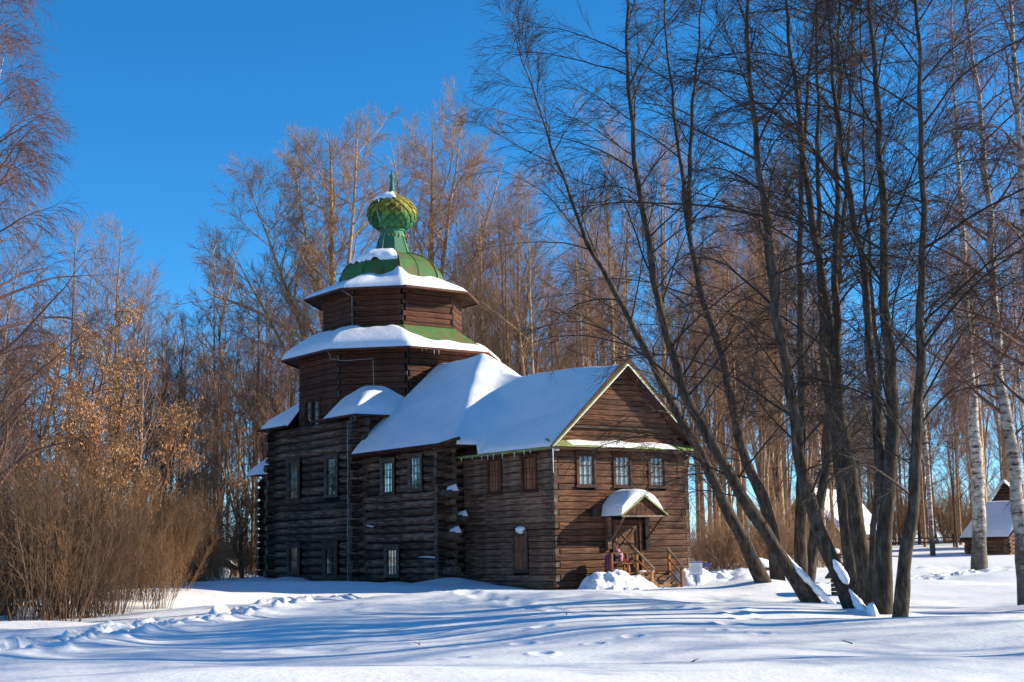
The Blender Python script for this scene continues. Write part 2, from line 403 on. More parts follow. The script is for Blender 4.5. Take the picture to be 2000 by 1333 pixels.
ang = np.concatenate([np.linspace(-180, -32, 40)[:-1], np.linspace(-32, -22, 30)[:-1], np.linspace(-22, 22, 520), np.linspace(22, 32, 30)[1:], np.linspace(32, 180, 40)[1:-1]])
rr = np.concatenate([[0.02, 4, 9, 13], np.geomspace(16, 72, 360), np.geomspace(72, 135, 45)[1:], np.geomspace(135, 1500, 26)[1:]])
A_, R2 = np.meshgrid(np.radians(ang), rr)
gx, gy_ = R2 * np.sin(A_), R2 * np.cos(A_)
gzz = ground(gx, gy_)
nr, na = R2.shape
idx = np.arange(nr * na).reshape(nr, na); idr = np.roll(idx, -1, axis=1)
q = np.stack([idx[:-1], idr[:-1], idr[1:], idx[1:]], -1).reshape(-1, 4)[:, ::-1]
link('snow_ground', npmesh('snow_ground', np.stack([gx, gy_, gzz], -1).reshape(-1, 3), q, SNOW), kind='structure')

def patch(name, mat, parent, fn, nu, nv, wrap=False, keep=None, **k):
    """mesh from fn(s,t) -> (x,y,z) arrays with s,t in 0..1"""
    s = np.linspace(0, 1, nu + 1)[:nu + (0 if wrap else 1)]; t = np.linspace(0, 1, nv + 1)
    Sg, Tg = np.meshgrid(s, t); P = fn(Sg, Tg)
    r, c = Sg.shape; ix = np.arange(r * c).reshape(r, c)
    ir = np.roll(ix, -1, 1) if wrap else ix[:, 1:]
    il = ix if wrap else ix[:, :-1]
    qd = np.stack([il[:-1], ir[:-1], ir[1:], il[1:]], -1).reshape(-1, 4)
    if keep is not None:
        kk = keep(Sg, Tg).reshape(-1); qd = qd[kk[qd].any(1)]
    return link(name, npmesh(name, P.reshape(-1, 3), qd, mat), parent, **k)

# ------------------------------------------------------------------ church
church = empty('log_church', tuple(P0), YAW, label='dark log church with snowy roofs and a green scaled onion dome', cat='church')

LOGR = random.Random(21)
def log_mesh(L, h, dpt, style, mats):
    """log along x, height h, depth dpt (towards -y is outside)"""
    sec = max(2, int(L / 1.3) + 1)
    vs = []; fs = []
    r1, r2 = (LOGR.uniform(.86, 1.06), LOGR.uniform(.86, 1.06)) if style == 'round' else (LOGR.uniform(.93, 1.05), LOGR.uniform(.93, 1.05)); ph = LOGR.uniform(0, 6)
    n = 8
    for i in range(sec + 1):
        x = -L / 2 + L * i / sec
        k = (r1 + (r2 - r1) * i / sec) * (1 + .025 * math.sin(ph + i * 1.9))
        oy = .010 * math.sin(ph * 2 + i * 1.3); oz = .010 * math.sin(ph + i * 1.7)
        if style == 'round':
            if i in (0, sec): k *= .86
            for a in range(n):
                t = 2 * math.pi * (a + .5) / n; vs.append((x, math.cos(t) * dpt * k + oy, math.sin(t) * h / 2 * k * 1.0 + oz * 1.6))
        else:
            cz = h / 2 * (0.93 + .025 * math.sin(ph * 3 + i * 2.1)); cy = dpt; c = .022
            for y_, z_ in ((-cy + oy, -cz + c), (-cy + c + oy, -cz), (cy, -cz), (cy, cz), (-cy + c + oy, cz), (-cy + oy, cz - c), (-cy + oy * 1.3 - .006, cz * .3), (-cy + oy * 1.3 - .004, -cz * .4)):
                vs.append((x, y_, z_ + oz * .5))
    for i in range(sec):
        for a in range(n):
            fs.append((i * n + a, (i + 1) * n + a, (i + 1) * n + (a + 1) % n, i * n + (a + 1) % n))
    fs.append(tuple(range(n))[::-1] if style == 'round' else tuple(range(n))); fs.append(tuple(sec * n + a for a in range(n)) if style == 'round' else tuple(sec * n + a for a in range(n))[::-1])
    me = bpy.data.meshes.new('log'); me.from_pydata(vs, [], fs)
    for m in mats: me.materials.append(m)
    pm = np.zeros(len(fs), np.int32); pm[-2:] = 1; me.polygons.foreach_set('material_index', pm)
    if style == 'round':
        sm = np.ones(len(fs), bool); sm[-2:] = False; me.polygons.foreach_set('use_smooth', sm)
    me.update(); return me

def logwall(parent, a, b, z0, n, pitch, style, mat, openings=(), ends=lambda i: (0, 0), dpt=.1, zmax=None):
    """courses of logs on the vertical plane from a to b (u,v); outside lies on the right-hand side of a->b"""
    a = np.array(a, float); b = np.array(b, float); L = np.linalg.norm(b - a); d = (b - a) / L
    rz = math.atan2(d[1], d[0]); inn = np.array([-d[1], d[0]])
    zb = [z0 + i * pitch + LOGR.uniform(-.14, .14) * pitch for i in range(n + 1)]
    for i in range(n):
        zc = (zb[i] + zb[i + 1]) / 2; hp = zb[i + 1] - zb[i]; e0, e1 = ends(i)
        segs = [(-e0, L + e1)]
        for (s0, s1, oz0, oz1) in openings:
            ov = min(zc + pitch / 2, oz1) - max(zc - pitch / 2, oz0)
            if ov > .3 * pitch:
                new = []
                for x0, x1 in segs:
                    if s1 <= x0 or s0 >= x1: new.append((x0, x1)); continue
                    if s0 > x0 + .06: new.append((x0, s0))
                    if s1 < x1 - .06: new.append((s1, x1))
                segs = new
        for x0, x1 in segs:
            me = log_mesh(x1 - x0, hp * 1.01, dpt * (1 if style != 'round' else .5 + .5 * hp / pitch), style, [mat, WOOD_END])
            p = a + d * (x0 + x1) / 2 + inn * dpt
            o = link('log', me, parent, (p[0], p[1], zc), rz)
            if style == 'round' and x1 - x0 > 3: o.rotation_euler[1] = LOGR.uniform(-.006, .006)

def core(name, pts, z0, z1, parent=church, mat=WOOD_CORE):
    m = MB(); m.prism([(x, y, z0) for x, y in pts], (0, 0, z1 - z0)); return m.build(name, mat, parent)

# --- vestibule (two storeys, hewn logs)
VZ = -0.4; VP = .272; VN = 23
VW = 7.74
wf = core('facade_wall', [(.14, .12), (VW - .14, .12), (VW - .14, .3), (.14, .3)], -.5, 5.85)
OPF = [(1.2, 2.3, 4.08, 5.46), (3.27, 4.35, 4.08, 5.46), (5.29, 6.38, 4.08, 5.46), (3.0, 4.85, .40, 2.72)]
logwall(wf, (0, 0), (VW, 0), VZ, VN, VP, 'hewn', WOOD_RED, OPF, lambda i: ((0, 0) if i % 2 else (-.25, -.25)))
ws = core('side_wall', [(.12, 6.6), (.12, .14), (.3, .14), (.3, 6.6)], -.5, 5.85)
def sw(v0, v1, z0, z1, p0=6.6): return (p0 - v1, p0 - v0, z0, z1)
OPS = [sw(3.62, 4.73, 3.93, 5.5), sw(1.12, 2.24, 3.9, 5.45), sw(1.85, 3.05, .5, 2.18)]
logwall(ws, (0, 6.6), (0, 0), VZ, VN, VP, 'hewn', WOOD_SIDE, OPS, lambda i: ((0, -.25) if i % 2 else (0, -.01)))
we = core('rear_side_wall', [(VW - .3, 0.3), (VW - .12, 0.3), (VW - .12, 6.6), (VW - .3, 6.6)], -.5, 5.85)
logwall(we, (VW, 0), (VW, 6.6), VZ, VN, VP, 'hewn', WOOD_RED, [], lambda i: ((-.3, 0) if i % 2 else (-.01, 0)))
# gable
ZG = 6.02
gw = MB().prism([(.2, .12, ZG - .3), (VW - .2, .12, ZG - .3), (VW / 2, .12, 9.3)], (0, .15, 0)).build('gable_wall', WOOD_CORE, church)
for i in range(14):
    z = ZG + (i + .5) * .232; hw = (VW / 2 + .12) * (1 - (z + .1 - 5.9) / (9.5 - 5.9))
    if hw > .15:
        link('log', log_mesh(2 * hw, .232, .06, 'hewn', [WOOD_RED, WOOD_END]), gw, (VW / 2, .07, z))
MB().box((VW / 2 - .35, -.03, 6.62), (5.4, .10, .07)).build('gable_ledge', WOOD_TRIMG, church)
for s_ in (-1, 1):                                    # verge boards
    a = (VW / 2 + s_ * 4.35, -.5, 5.66); b = (VW / 2, -.5, 9.62)
    MB().bar(a, b, .05, .2).build('verge_board', WOOD_TRIM, church)
# pent roof across the gable foot
MB().prism([(-.32, -.5, 5.72), (-.32, -.5, 5.77), (-.32, .12, 6.08), (-.32, .12, 6.02)], (VW + .64, 0, 0)).build('pent_roof', GREEN2, church)
MB().box((VW / 2, -.44, 5.66), (VW + .5, .05, .10)).build('pent_fascia', WOOD_TRIM, church)
MB().box((VW / 2, -.2, 5.68), (VW + .5, .46, .03)).build('pent_soffit', WOOD_TRIM, church)
def pent_snow(s, t):
    x = .65 + s * 5.9; w_ = np.sin(np.pi * np.clip(s, 0, 1)) ** .35
    y = -.5 + t * .5; zz = 5.77 + (y + .5) * .5
    th = (.10 + .05 * np.sin(s * 17)) * w_ * np.sin(np.pi * np.clip(t * .86 + .02, 0, 1)) ** .5
    th = th * (t > .01) - .015
    return np.stack([x, y + .05 * np.sin(s * 11), zz + th], -1)
patch('roof_snow', SNOW, church, pent_snow, 40, 8)
MB().box((-.02, -.25, 5.62), (.16, .16, .16)).build('snow_lump', SNOW, church)

# --- refectory (round logs)
RZ = -.35; RPI = .385; RN = 18
ru = -.95; rv0, rv1 = 6.75, 14.0
wr = core('refectory_wall', [(ru + .14, rv1), (ru + .14, rv0 + .1), (ru + 9.6, rv0 + .1), (ru + 9.6, rv1)], -.5, 6.4)
def sr(v0, v1, z0, z1): return (rv1 - v1, rv1 - v0, z0, z1)
OPR = [sr(10.95, 12.3, 4.2, 5.95), sr(8.55, 9.85, 4.25, 6.0), sr(10.6, 12.0, .3, 1.72)]
logwall(wr, (ru, rv1), (ru, rv0), RZ, RN, RPI, 'round', WOOD_GREY, OPR, lambda i: (0.0, .42 + .12 * ((i * 7) % 5) / 5), dpt=.2)
wrf = core('refectory_front_wall', [(ru + .3, rv0 + .12), (.2, rv0 + .12), (.2, rv0 + .3), (ru + .3, rv0 + .3)], -.5, 6.3)
logwall(wrf, (ru, rv0), (.35, rv0), RZ - RPI / 2, RN, RPI, 'round', WOOD_GREY, [], lambda i: (.32 + .10 * ((i * 3) % 4) / 4, 0), dpt=.2)
logwall(core('refectory_rear_front_wall', [(VW - .2, rv0 + .12), (8.5, rv0 + .12), (8.5, rv0 + .3), (VW - .2, rv0 + .3)], -.5, 6.3), (VW - .3, rv0), (ru + 9.6, rv0), RZ - RPI / 2, RN, RPI, 'round', WOOD_GREY, [], lambda i: (0, .35), dpt=.2)
for (u_, v_, z_, r_, l_) in ((-.98, 6.2, 4.05, .2, 1.35), (-.35, 6.35, 2.95, .17, 1.1), (-.85, 6.2, 2.2, .19, 1.2), (-.92, 6.2, .6, .2, 1.0)):
    m = MB().tube([(u_, v_ - .35, z_), (u_, v_ - .35 + l_, z_)], [r_, r_ * 1.04], 10); m.build('projecting_log', WOOD_END, church)
    if z_ > 1.5:
        m = MB(); pts = []
        for i in range(5): pts.append((u_, v_ - .34 + i * .09, z_ + r_ * .75))
        m.add([(u_ - r_ * .85, v_ - .36, z_ + r_ * .45), (u_ + r_ * .85, v_ - .36, z_ + r_ * .45), (u_ + .02, v_ - .36, z_ + r_ * 2.0), (u_ - r_ * .8, v_ + .2, z_ + r_ * .5), (u_ + r_ * .8, v_ + .2, z_ + r_ * .5), (u_, v_ + .22, z_ + r_ * 1.5)],
              [(0, 1, 2), (3, 5, 4), (0, 2, 5, 3), (1, 4, 5, 2), (0, 3, 4, 1)]); m.build('snow_cap', SNOW, church)

# --- main cube
MZ = -.35; MPI = .405; MN = 21
mu0, mu1, mv0, mv1 = -1.02, 8.9, 14.2, 23.55
wm = core('main_wall', [(mu0 + .15, mv1 - .1), (mu0 + .15, mv0 + .1), (mu1 - .15, mv0 + .1), (mu1 - .15, mv1 - .1)], -.5, 8.15)
def sm_(v0, v1, z0, z1): return (mv1 - v1, mv1 - v0, z0, z1)
OPM = [sm_(20.1, 21.75, 4.35, 6.45), sm_(16.2, 17.65, 4.3, 6.4), sm_(20.1, 21.75, .35, 1.95), sm_(16.2, 17.95, .35, 1.95)]
logwall(wm, (mu0, mv1), (mu0, mv0), MZ, MN, MPI, 'round', WOOD_GREY, OPM, lambda i: (.40, .38 + .08 * (i % 3)), dpt=.21)
wmf = core('main_front_wall', [(mu0 + .3, mv0 + .12), (mu1 - .3, mv0 + .12), (mu1 - .3, mv0 + .3), (mu0 + .3, mv0 + .3)], 5, 8.1)
logwall(wmf, (mu0, mv0), (mu1, mv0), MZ - MPI / 2, MN + 1, MPI, 'round', WOOD_GREY, [], lambda i: (.28 + .16 * ((i * 5) % 7) / 7, .28 + .16 * ((i * 3) % 7) / 7), dpt=.21)
wmb = core('main_rear_wall', [(mu0 + .3, mv1 - .3), (mu1 - .3, mv1 - .3), (mu1 - .3, mv1 - .12), (mu0 + .3, mv1 - .12)], -.4, 8.1)
logwall(wmb, (mu1, mv1), (mu0, mv1), MZ - MPI / 2, MN + 1, MPI, 'round', WOOD_GREY, [], lambda i: (.28 + .16 * ((i * 5) % 7) / 7, .28 + .16 * ((i * 3) % 7) / 7), dpt=.21)
# snow lines lying on some log tops
for v0, v1, z in ((9.0, 7.0, 1.22), (13.6, 12.9, 2.75)):
    MB().tube([(ru + .02, v0 + (v1 - v0) * i / 6, z + .02 * math.sin(i)) for i in range(7)], [.01, .035, .04, .045, .04, .035, .01], 6).build('snow_line', SNOW, church, True)
# cornices and roof of the cube: boards at the eaves
for (a, b) in (((mu0 - .45, 13.75), (mu0 - .45, 18.0)), ((mu0 - .45, 20.9), (mu0 - .45, 24.15)), ((mu0 - .45, 13.75), (3.0, 13.75)), ((mu0 - .45, 24.15), (9.2, 24.15))):
    MB().bar((*a, 8.22), (*b, 8.22), .16, .10).build('eave_board', WOOD_DARK, church)

# --- apse
wa = core('apse_wall', [(.35, 23.6), (.35, 26.9), (7.4, 26.9), (7.4, 23.6)], -.5, 5.9)
logwall(wa, (.2, 27.05), (.2, 23.5), -.3, 16, .385, 'round', WOOD_SIDE, [], lambda i: ((.32, .05) if i % 2 else (.22, .05)), dpt=.19)
logwall(wa, (7.55, 27.05), (.2, 27.05), -.49, 16, .385, 'round', WOOD_SIDE, [], lambda i: (.3, .3), dpt=.19)
def hipz(u, v): return 6.0 + .85 * np.minimum(np.minimum(u + .35, 8.1 - u), 27.95 - v)
m = MB(); m.add([(-.35, 27.95, 5.95), (-.35, 23.4, 5.95), (8.1, 23.4, 5.95), (8.1, 27.95, 5.95), (3.87, 23.4, 9.5), (3.87, 23.75, 9.5)],
                [(0, 3, 2, 1), (0, 1, 4, 5), (3, 5, 4, 2), (0, 5, 3), (1, 2, 4)]); m.build('apse_roof', WOOD_DARK, church)
def apse_snow(s, t):
    u = -.37 + s * 8.5; v = 23.42 + t * 4.55
    d = np.minimum(np.minimum(s * 8.5, (1 - s) * 8.5), (1 - t) * 4.55)
    return np.stack([u, v, hipz(u, v) + .27 * (1 - np.exp(-d / .18)) - .03 + .02 * np.sin(u * 3 + v * 2)], -1)
patch('roof_snow', SNOW, church, apse_snow, 48, 30)

# --- refectory and vestibule roofs
KR, KV = .865, .865
def zref(u, v): return 6.28 + KR * np.minimum(np.minimum(u + 1.45, 9.19 - u), np.maximum(v - 5.05, -.5))
def zves(u, v): return 5.74 + KV * np.minimum(u + .42, 8.16 - u)
m = MB()
rz_ = 6.28 + KR * 5.32
m.add([(-1.47, 5.0, 6.22), (-1.47, 14.15, 6.22), (3.87, 14.15, rz_), (3.87, 10.3, rz_), (9.2, 5.0, 6.22), (9.2, 14.15, 6.22),
       (-1.4, 5.1, 6.12), (-1.4, 14.15, 6.12), (9.13, 5.1, 6.12), (9.13, 14.15, 6.12)],
      [(0, 3, 2, 1), (4, 5, 2, 3), (0, 4, 3), (0, 1, 7, 6), (4, 8, 9, 5), (0, 6, 8, 4), (6, 7, 9, 8)]); m.build('refectory_roof', WOOD_DARK, church)
MB().bar((-1.50, 5.0, 6.23), (-1.50, 14.1, 6.23), .08, .12).build('eave_board', WOOD_DARK, church)
MB().bar((-1.48, 6.6, 6.20), (-1.46, 4.82, 6.40), .16, .12).build('eave_board', WOOD_DARK, church)
m = MB()
for s_ in (-1, 1):
    e = VW / 2 + s_ * 4.3; r = VW / 2
    m.add([(e, -.5, 5.68), (e, 8.5, 5.68), (r, 8.5, 9.42), (r, -.5, 9.42), (e, -.5, 5.60), (e, 8.5, 5.60), (r, 8.5, 9.34), (r, -.5, 9.34)],
          [(0, 1, 2, 3), (4, 7, 6, 5), (0, 3, 7, 4), (1, 5, 6, 2), (0, 4, 5, 1)])
m.build('vestibule_roof', WOOD_TRIM, church)
MB().bar((-.43, -.45, 5.655), (-.43, 6.6, 5.655), .03, .10).build('gutter_strip', GREEN2, church)
MB().bar((-.36, -.3, 5.60), (-.36, 6.4, 5.60), .04, .12).build('eave_board', WOOD_TRIM, church)
for s_ in (-1, 1):
    MB().bar((VW / 2 + s_ * 4.33, -.53, 5.70), (VW / 2, -.53, 9.46), .03, .07).build('verge_strip', GREEN2, church)
NU, NV = 150, 190
us = np.linspace(-1.47, 9.21, NU); vs_ = np.concatenate([np.linspace(-.54, 5.0, 66), np.linspace(5.0, 14.14, 118)[1:]])
Ug, Vg = np.meshgrid(us, vs_)
inr = Vg >= 4.999
dref = np.where(inr, np.minimum(np.minimum(Ug + 1.47, 9.21 - Ug), Vg - 5.0), -1)
dves = np.minimum(np.minimum(Ug + .44, 8.18 - Ug), Vg + .54)
Dd = np.maximum(dref, dves)
def edge(d, t, w_): return t * (1 - np.exp(-np.maximum(d, 0) / w_))
z1 = np.where(inr, zref(Ug, Vg), -50.0); z2 = np.where((Ug >= -.45) & (Ug <= 8.19), zves(Ug, Vg), -50.0)
kk = .45
hh = np.clip(.5 + .5 * (z1 - z2) / kk, 0, 1); both = (z1 > -40) & (z2 > -40)
zz = np.where(both, z2 * (1 - hh) + z1 * hh + kk * hh * (1 - hh), np.maximum(z1, z2))
# snow blown deep into the angle between the two roofs
blow = .35 * np.exp(-((Vg - (5.05 + (np.minimum(Ug, 7.74 - Ug) + .4) * .9)) / 1.3) ** 2) * np.clip((np.minimum(Ug, 7.74 - Ug) + .2) / 1.5, 0, 1)
En = n3(np.stack([Ug, Vg, 0 * Ug], -1), 1.1); En2 = n3(np.stack([Ug, Vg, 0 * Ug], -1) + 5, 3.2)
th = edge(Dd, .16, .12) * (1 + .35 * En + .2 * En2) + edge(Dd - .25, .17, .9) * (1 + .25 * En) + .012 * En2 * np.clip(Dd * 2, 0, 1) + .02 * np.sin(Ug * 2.3 + Vg * 1.1) * np.clip(Dd, 0, 1)
ZS = zz + th + blow * both
# soften ridges
for _ in range(10):
    Zp = np.pad(ZS, 1, mode='edge')
    sm = (Zp[:-2, 1:-1] + Zp[2:, 1:-1] + Zp[1:-1, :-2] + Zp[1:-1, 2:]) / 4
    ok = (Dd > .25) & (sm > 4.5) & (Zp[:-2, 1:-1] > 4.5) & (Zp[1:-1, 2:] > 4.5) & (Zp[1:-1, :-2] > 4.5)
    ZS = np.where(ok, sm, ZS)
okv = (Dd >= -1e-6) & (ZS > 4)
# outline walls: drop a rim down to the boards
vert = np.stack([Ug, Vg, ZS], -1).reshape(-1, 3); r, c = Ug.shape; ix = np.arange(r * c).reshape(r, c)
qd = np.stack([ix[:-1, :-1], ix[:-1, 1:], ix[1:, 1:], ix[1:, :-1]], -1).reshape(-1, 4)
qd = qd[okv.reshape(-1)[qd].all(1)]
from collections import Counter
ec = Counter()
for f in qd.tolist():
    for i in range(4):
        a, b = f[i], f[(i + 1) % 4]; ec[(a, b)] += 1
rim = [(a, b) for (a, b) in ec if (b, a) not in ec]
base = {}; vl = vert.tolist(); fl = qd.tolist()
for a, b in rim:
    for p in (a, b):
        if p not in base: base[p] = len(vl); x_, y_, z_ = vl[p]; vl.append([x_, y_, z_ - .09])
    fl.append([b, a, base[a], base[b]])
link('roof_snow', npmesh('roof_snow', vl, fl, SNOW), church)

# --- octagons
OC = (4.05, 18.95)
def oct_pts(r, k=.445):
    a = r * k
    return [(OC[0] + x, OC[1] + y) for x, y in ((-r, a), (-r, -a), (-a, -r), (a, -r), (r, -a), (r, a), (a, r), (-a, r))]
def octagon(r, z0, z1, n, mat, name, opens=None):
    c = core(name, oct_pts(r - .09), z0, z1); P = oct_pts(r)
    for k in range(8):
        a, b = P[k], P[(k + 1) % 8]
        logwall(c, a, b, z0, n, (z1 - z0) / n, 'hewn', mat, (opens or {}).get(k, ()), lambda i: ((-.02, -.02) if (i + k) % 2 else (-.17, -.17)), dpt=.08)
    return c
R1, R2_ = 4.68, 3.52
octagon(R1, 7.9, 11.95, 13, WOOD_DARK, 'lower_tower', {0: [(.60, 2.35, 7.5, 9.55)]})
octagon(R2_, 12.9, 15.25, 8, WOOD_DARK, 'upper_tower')
def oct_ring(s, r):
    """s in 0..1 round the octagon at radius array r; returns x, y, face index, along"""
    P = np.array(oct_pts(1.0)) - np.array(OC); P = np.vstack([P, P[:1]])
    f = s * 8; k = np.minimum(f.astype(int), 7); fr = f - k
    p = P[k] * (1 - fr[..., None]) + P[k + 1] * fr[..., None]
    return OC[0] + p[..., 0] * r, OC[1] + p[..., 1] * r, k, fr
def oct_shell(name, prof, mat, closed=False, seg=8):
    m = MB(); n = len(prof); 
    for r, z in prof:
        m.v += [(x, y, z) for x, y in oct_pts(r)]
    for i in range(n - 1):
        for k in range(8): m.f.append((i * 8 + k, i * 8 + (k + 1) % 8, (i + 1) * 8 + (k + 1) % 8, (i + 1) * 8 + k))
    return m.build(name, mat, church)
oct_shell('skirt_roof', [(5.52, 11.80), (5.52, 11.86), (3.6, 13.25), (3.5, 13.25)], GREEN)
oct_shell('skirt_soffit', [(4.6, 11.82), (5.5, 11.79)], WOOD_TRIM)
oct_shell('skirt_eave', [(5.535, 11.72), (5.535, 11.83), (5.45, 11.83), (5.45, 11.72), (5.535, 11.72)], WOOD_DARK)
oct_shell('tower_roof', [(4.42, 15.16), (4.42, 15.20), (2.7, 16.0)], GREEN)
oct_shell('tower_soffit', [(3.45, 15.2), (4.4, 15.14)], WOOD_TRIM)
oct_shell('tower_eave', [(4.435, 15.08), (4.435, 15.18), (4.36, 15.18), (4.36, 15.08), (4.435, 15.08)], WOOD_DARK)
# face order: 0 normal -u, 1 (-u,-v), 2 (-v) facade side, 3 (+u,-v), 4 +u, 5, 6 +v, 7 (-u,+v)
def skirt_snow(s, t):
    r = 5.54 + (3.66 - 5.54) * t; x, y, k, fr = oct_ring(s, r); z = 11.86 + (5.54 - r) * .724
    cov = np.choose(k, [1.0, .93, .50, .62, .5, 1., 1., 1.])
    nxt = np.choose((k + 1) % 8, [1.0, .93, .50, .62, .5, 1., 1., 1.]); prv = np.choose((k - 1) % 8, [1.0, .93, .50, .62, .5, 1., 1., 1.])
    w_ = np.clip((fr - .75) / .25, 0, 1) * .5; w2 = np.clip((.25 - fr) / .25, 0, 1) * .5
    cov = cov * (1 - w_ - w2) + nxt * w_ + prv * w2
    cov = np.where(k == 2, cov - .30 * fr, cov); cov = np.where(k == 3, cov - .2 * (1 - fr), cov)
    cov = cov + .05 * np.sin(s * 61) + .03 * np.sin(s * 143)
    full = np.choose(k, [.28, .28, .18, .16, .16, .25, .25, .25])
    d1 = t * 2.3; d2 = (cov - t) * 2.3
    th = full * (1 - np.exp(-d1 / .16)) * (1 - np.exp(-np.maximum(d2, 0) / .22)) + np.where(t == 0, -.03, 0)
    th = np.where(d2 <= 0, -.04, th)
    return np.stack([x, y, z + th], -1)
patch('roof_snow', SNOW, church, skirt_snow, 160, 22, wrap=True)
def tower_snow(s, t):
    r = 4.44 + (2.5 - 4.44) * t; x, y, k, fr = oct_ring(s, r); z = 15.2 + (4.44 - r) * .465
    full = np.choose(k, [.14, .2, .15, .12, .12, .16, .16, .16]) + .08 * np.exp(-((s - .245) / .03) ** 2) * t * 3
    full = full * np.where((k == 2) & (t < .12), .3, 1)
    d1 = t * 1.9 - np.where(k >= 2, .12, 0) * np.where(k <= 4, 1, 0)
    th = full * (1 - np.exp(-np.maximum(d1, 0) / .14)) * (1 + .25 * np.sin(s * 57) * t + .12 * np.sin(s * 131) * t) - .012
    return np.stack([x, y, z + th], -1)
patch('roof_snow', SNOW, church, tower_snow, 160, 14, wrap=True)
# bell shaped cap, neck and onion dome
cap = oct_shell('cap', [(2.72, 15.9), (2.66, 16.35), (2.5, 16.75), (2.28, 17.08), (1.95, 17.36), (1.5, 17.58), (1.05, 17.72), (.86, 17.8)], GREEN)
CP = [(2.74, 15.9), (2.68, 16.35), (2.52, 16.75), (2.30, 17.08), (1.97, 17.36), (1.52, 17.6), (1.07, 17.74), (.88, 17.82)]
for k in range(8):
    MB().tube([(*oct_pts(r)[k], z) for r, z in CP], .03, 5).build('seam', GREEN, cap)
for k in (1, 2, 3):
    m = MB(); a = [np.array((*oct_pts(r)[k], z)) for r, z in CP[:6]]; b = [np.array((*oct_pts(r)[(k + 1) % 8], z)) for r, z in CP[:6]]
    for f in ((.52,) if k != 2 else (.5,)):
        m.tube([p * (1 - f) + q_ * f for p, q_ in zip(a, b)], .012, 4)
    m.build('seam', GREEN, cap)
neck = oct_shell('neck', [(.92, 17.76), (.86, 18.0), (.76, 18.35), (.64, 18.72), (.62, 18.95)], TEAL)
for k in range(8):
    MB().tube([(*oct_pts(r)[k], z) for r, z in ((.93, 17.78), (.87, 18.0), (.77, 18.35), (.65, 18.72))], .018, 5).build('seam', TEAL, neck)
MB().lathe([(.60, 18.82), (.70, 18.84), (.70, 18.9), (.63, 18.92), (.63, 19.08), (.71, 19.1), (.71, 19.16), (.6, 19.2)], 20, OC).build('collar', TEAL, church)
m = MB()
for k in range(20):                                   # hanging lace trim below the collar
    a = 2 * math.pi * k / 20; a2 = 2 * math.pi * (k + .8) / 20; am = (a + a2) / 2
    m.add([(OC[0] + .71 * math.cos(a), OC[1] + .71 * math.sin(a), 18.85), (OC[0] + .71 * math.cos(a2), OC[1] + .71 * math.sin(a2), 18.85), (OC[0] + .73 * math.cos(am), OC[1] + .73 * math.sin(am), 18.66), (OC[0] + .67 * math.cos(am), OC[1] + .67 * math.sin(am), 18.8)], [(0, 1, 2), (0, 2, 3), (1, 3, 2)])
m.build('lace_trim', GREEN2, church)
PROF = [(.55, 19.12), (.86, 19.26), (1.12, 19.5), (1.28, 19.78), (1.33, 20.05), (1.28, 20.35), (1.12, 20.64), (.86, 20.88), (.55, 21.06), (.33, 21.2)]
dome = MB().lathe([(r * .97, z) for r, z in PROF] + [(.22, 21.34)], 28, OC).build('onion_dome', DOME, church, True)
pr = np.array(PROF); sl_ = np.concatenate([[0], np.cumsum(np.hypot(*np.diff(pr, axis=0).T))])
def prof_at(s): return np.interp(s, sl_, pr[:, 0]), np.interp(s, sl_, pr[:, 1])
NR, NK = 11, 16
for i in range(NR):
    sc_ = (i + .35) / NR * sl_[-1]; st = sl_[-1] / NR
    for k in range(NK):
        a = 2 * math.pi * (k + .5 * (i % 2)) / NK; da = math.pi / NK * .98
        vv = []
        for ds, dk, lift in ((-.98, 0, .125), (0.0, -1, .045), (0.0, 1, .045), (1.0, 0, .0), (0.0, 0, .085)):
            r, z = prof_at(np.clip(sc_ + ds * st, 0, sl_[-1])); r = r + lift * (0.5 + r * .45)
            vv.append((OC[0] + r * math.cos(a + dk * da), OC[1] + r * math.sin(a + dk * da), z))
        r, z = prof_at(np.clip(sc_ - .9 * st, 0, sl_[-1])); vv.append((OC[0] + r * .98 * math.cos(a), OC[1] + r * .98 * math.sin(a), z + .05))
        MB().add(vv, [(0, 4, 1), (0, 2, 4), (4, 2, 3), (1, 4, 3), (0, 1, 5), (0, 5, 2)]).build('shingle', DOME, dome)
MB().lathe([(.36, 21.14), (.27, 21.22), (.2, 21.34), (.15, 21.5), (.115, 21.8), (.09, 22.1), (.13, 22.14), (.145, 22.22), (.12, 22.32), (.05, 22.36), (.035, 22.55), (.01, 22.6)], 12, OC).build('spike', TEAL, church, True)
def blob(cx, cy, cz, rx, ry, rz, seed, name='roof_snow', parent=church, amp=.25, mat=None, n=20, rot=0.0, **k):
    def fn(s, t):
        a = s * 2 * np.pi; e = (t - .5) * np.pi * .999
        p = np.stack([np.cos(a) * np.cos(e), np.sin(a) * np.cos(e), np.sin(e)], -1)
        rr_ = 1 + amp * n3(p * 1.0 + seed, 1.6) + amp * .4 * n3(p + seed * 2, 4.5)
        X = p[..., 0] * rx * rr_; Y_ = p[..., 1] * ry * rr_; c, s_ = math.cos(rot), math.sin(rot)
        return np.stack([cx + X * c - Y_ * s_, cy + X * s_ + Y_ * c, cz + p[..., 2] * rz * rr_], -1)
    return patch(name, mat or SNOW, parent, fn, n, max(8, n // 2), wrap=True, **k)
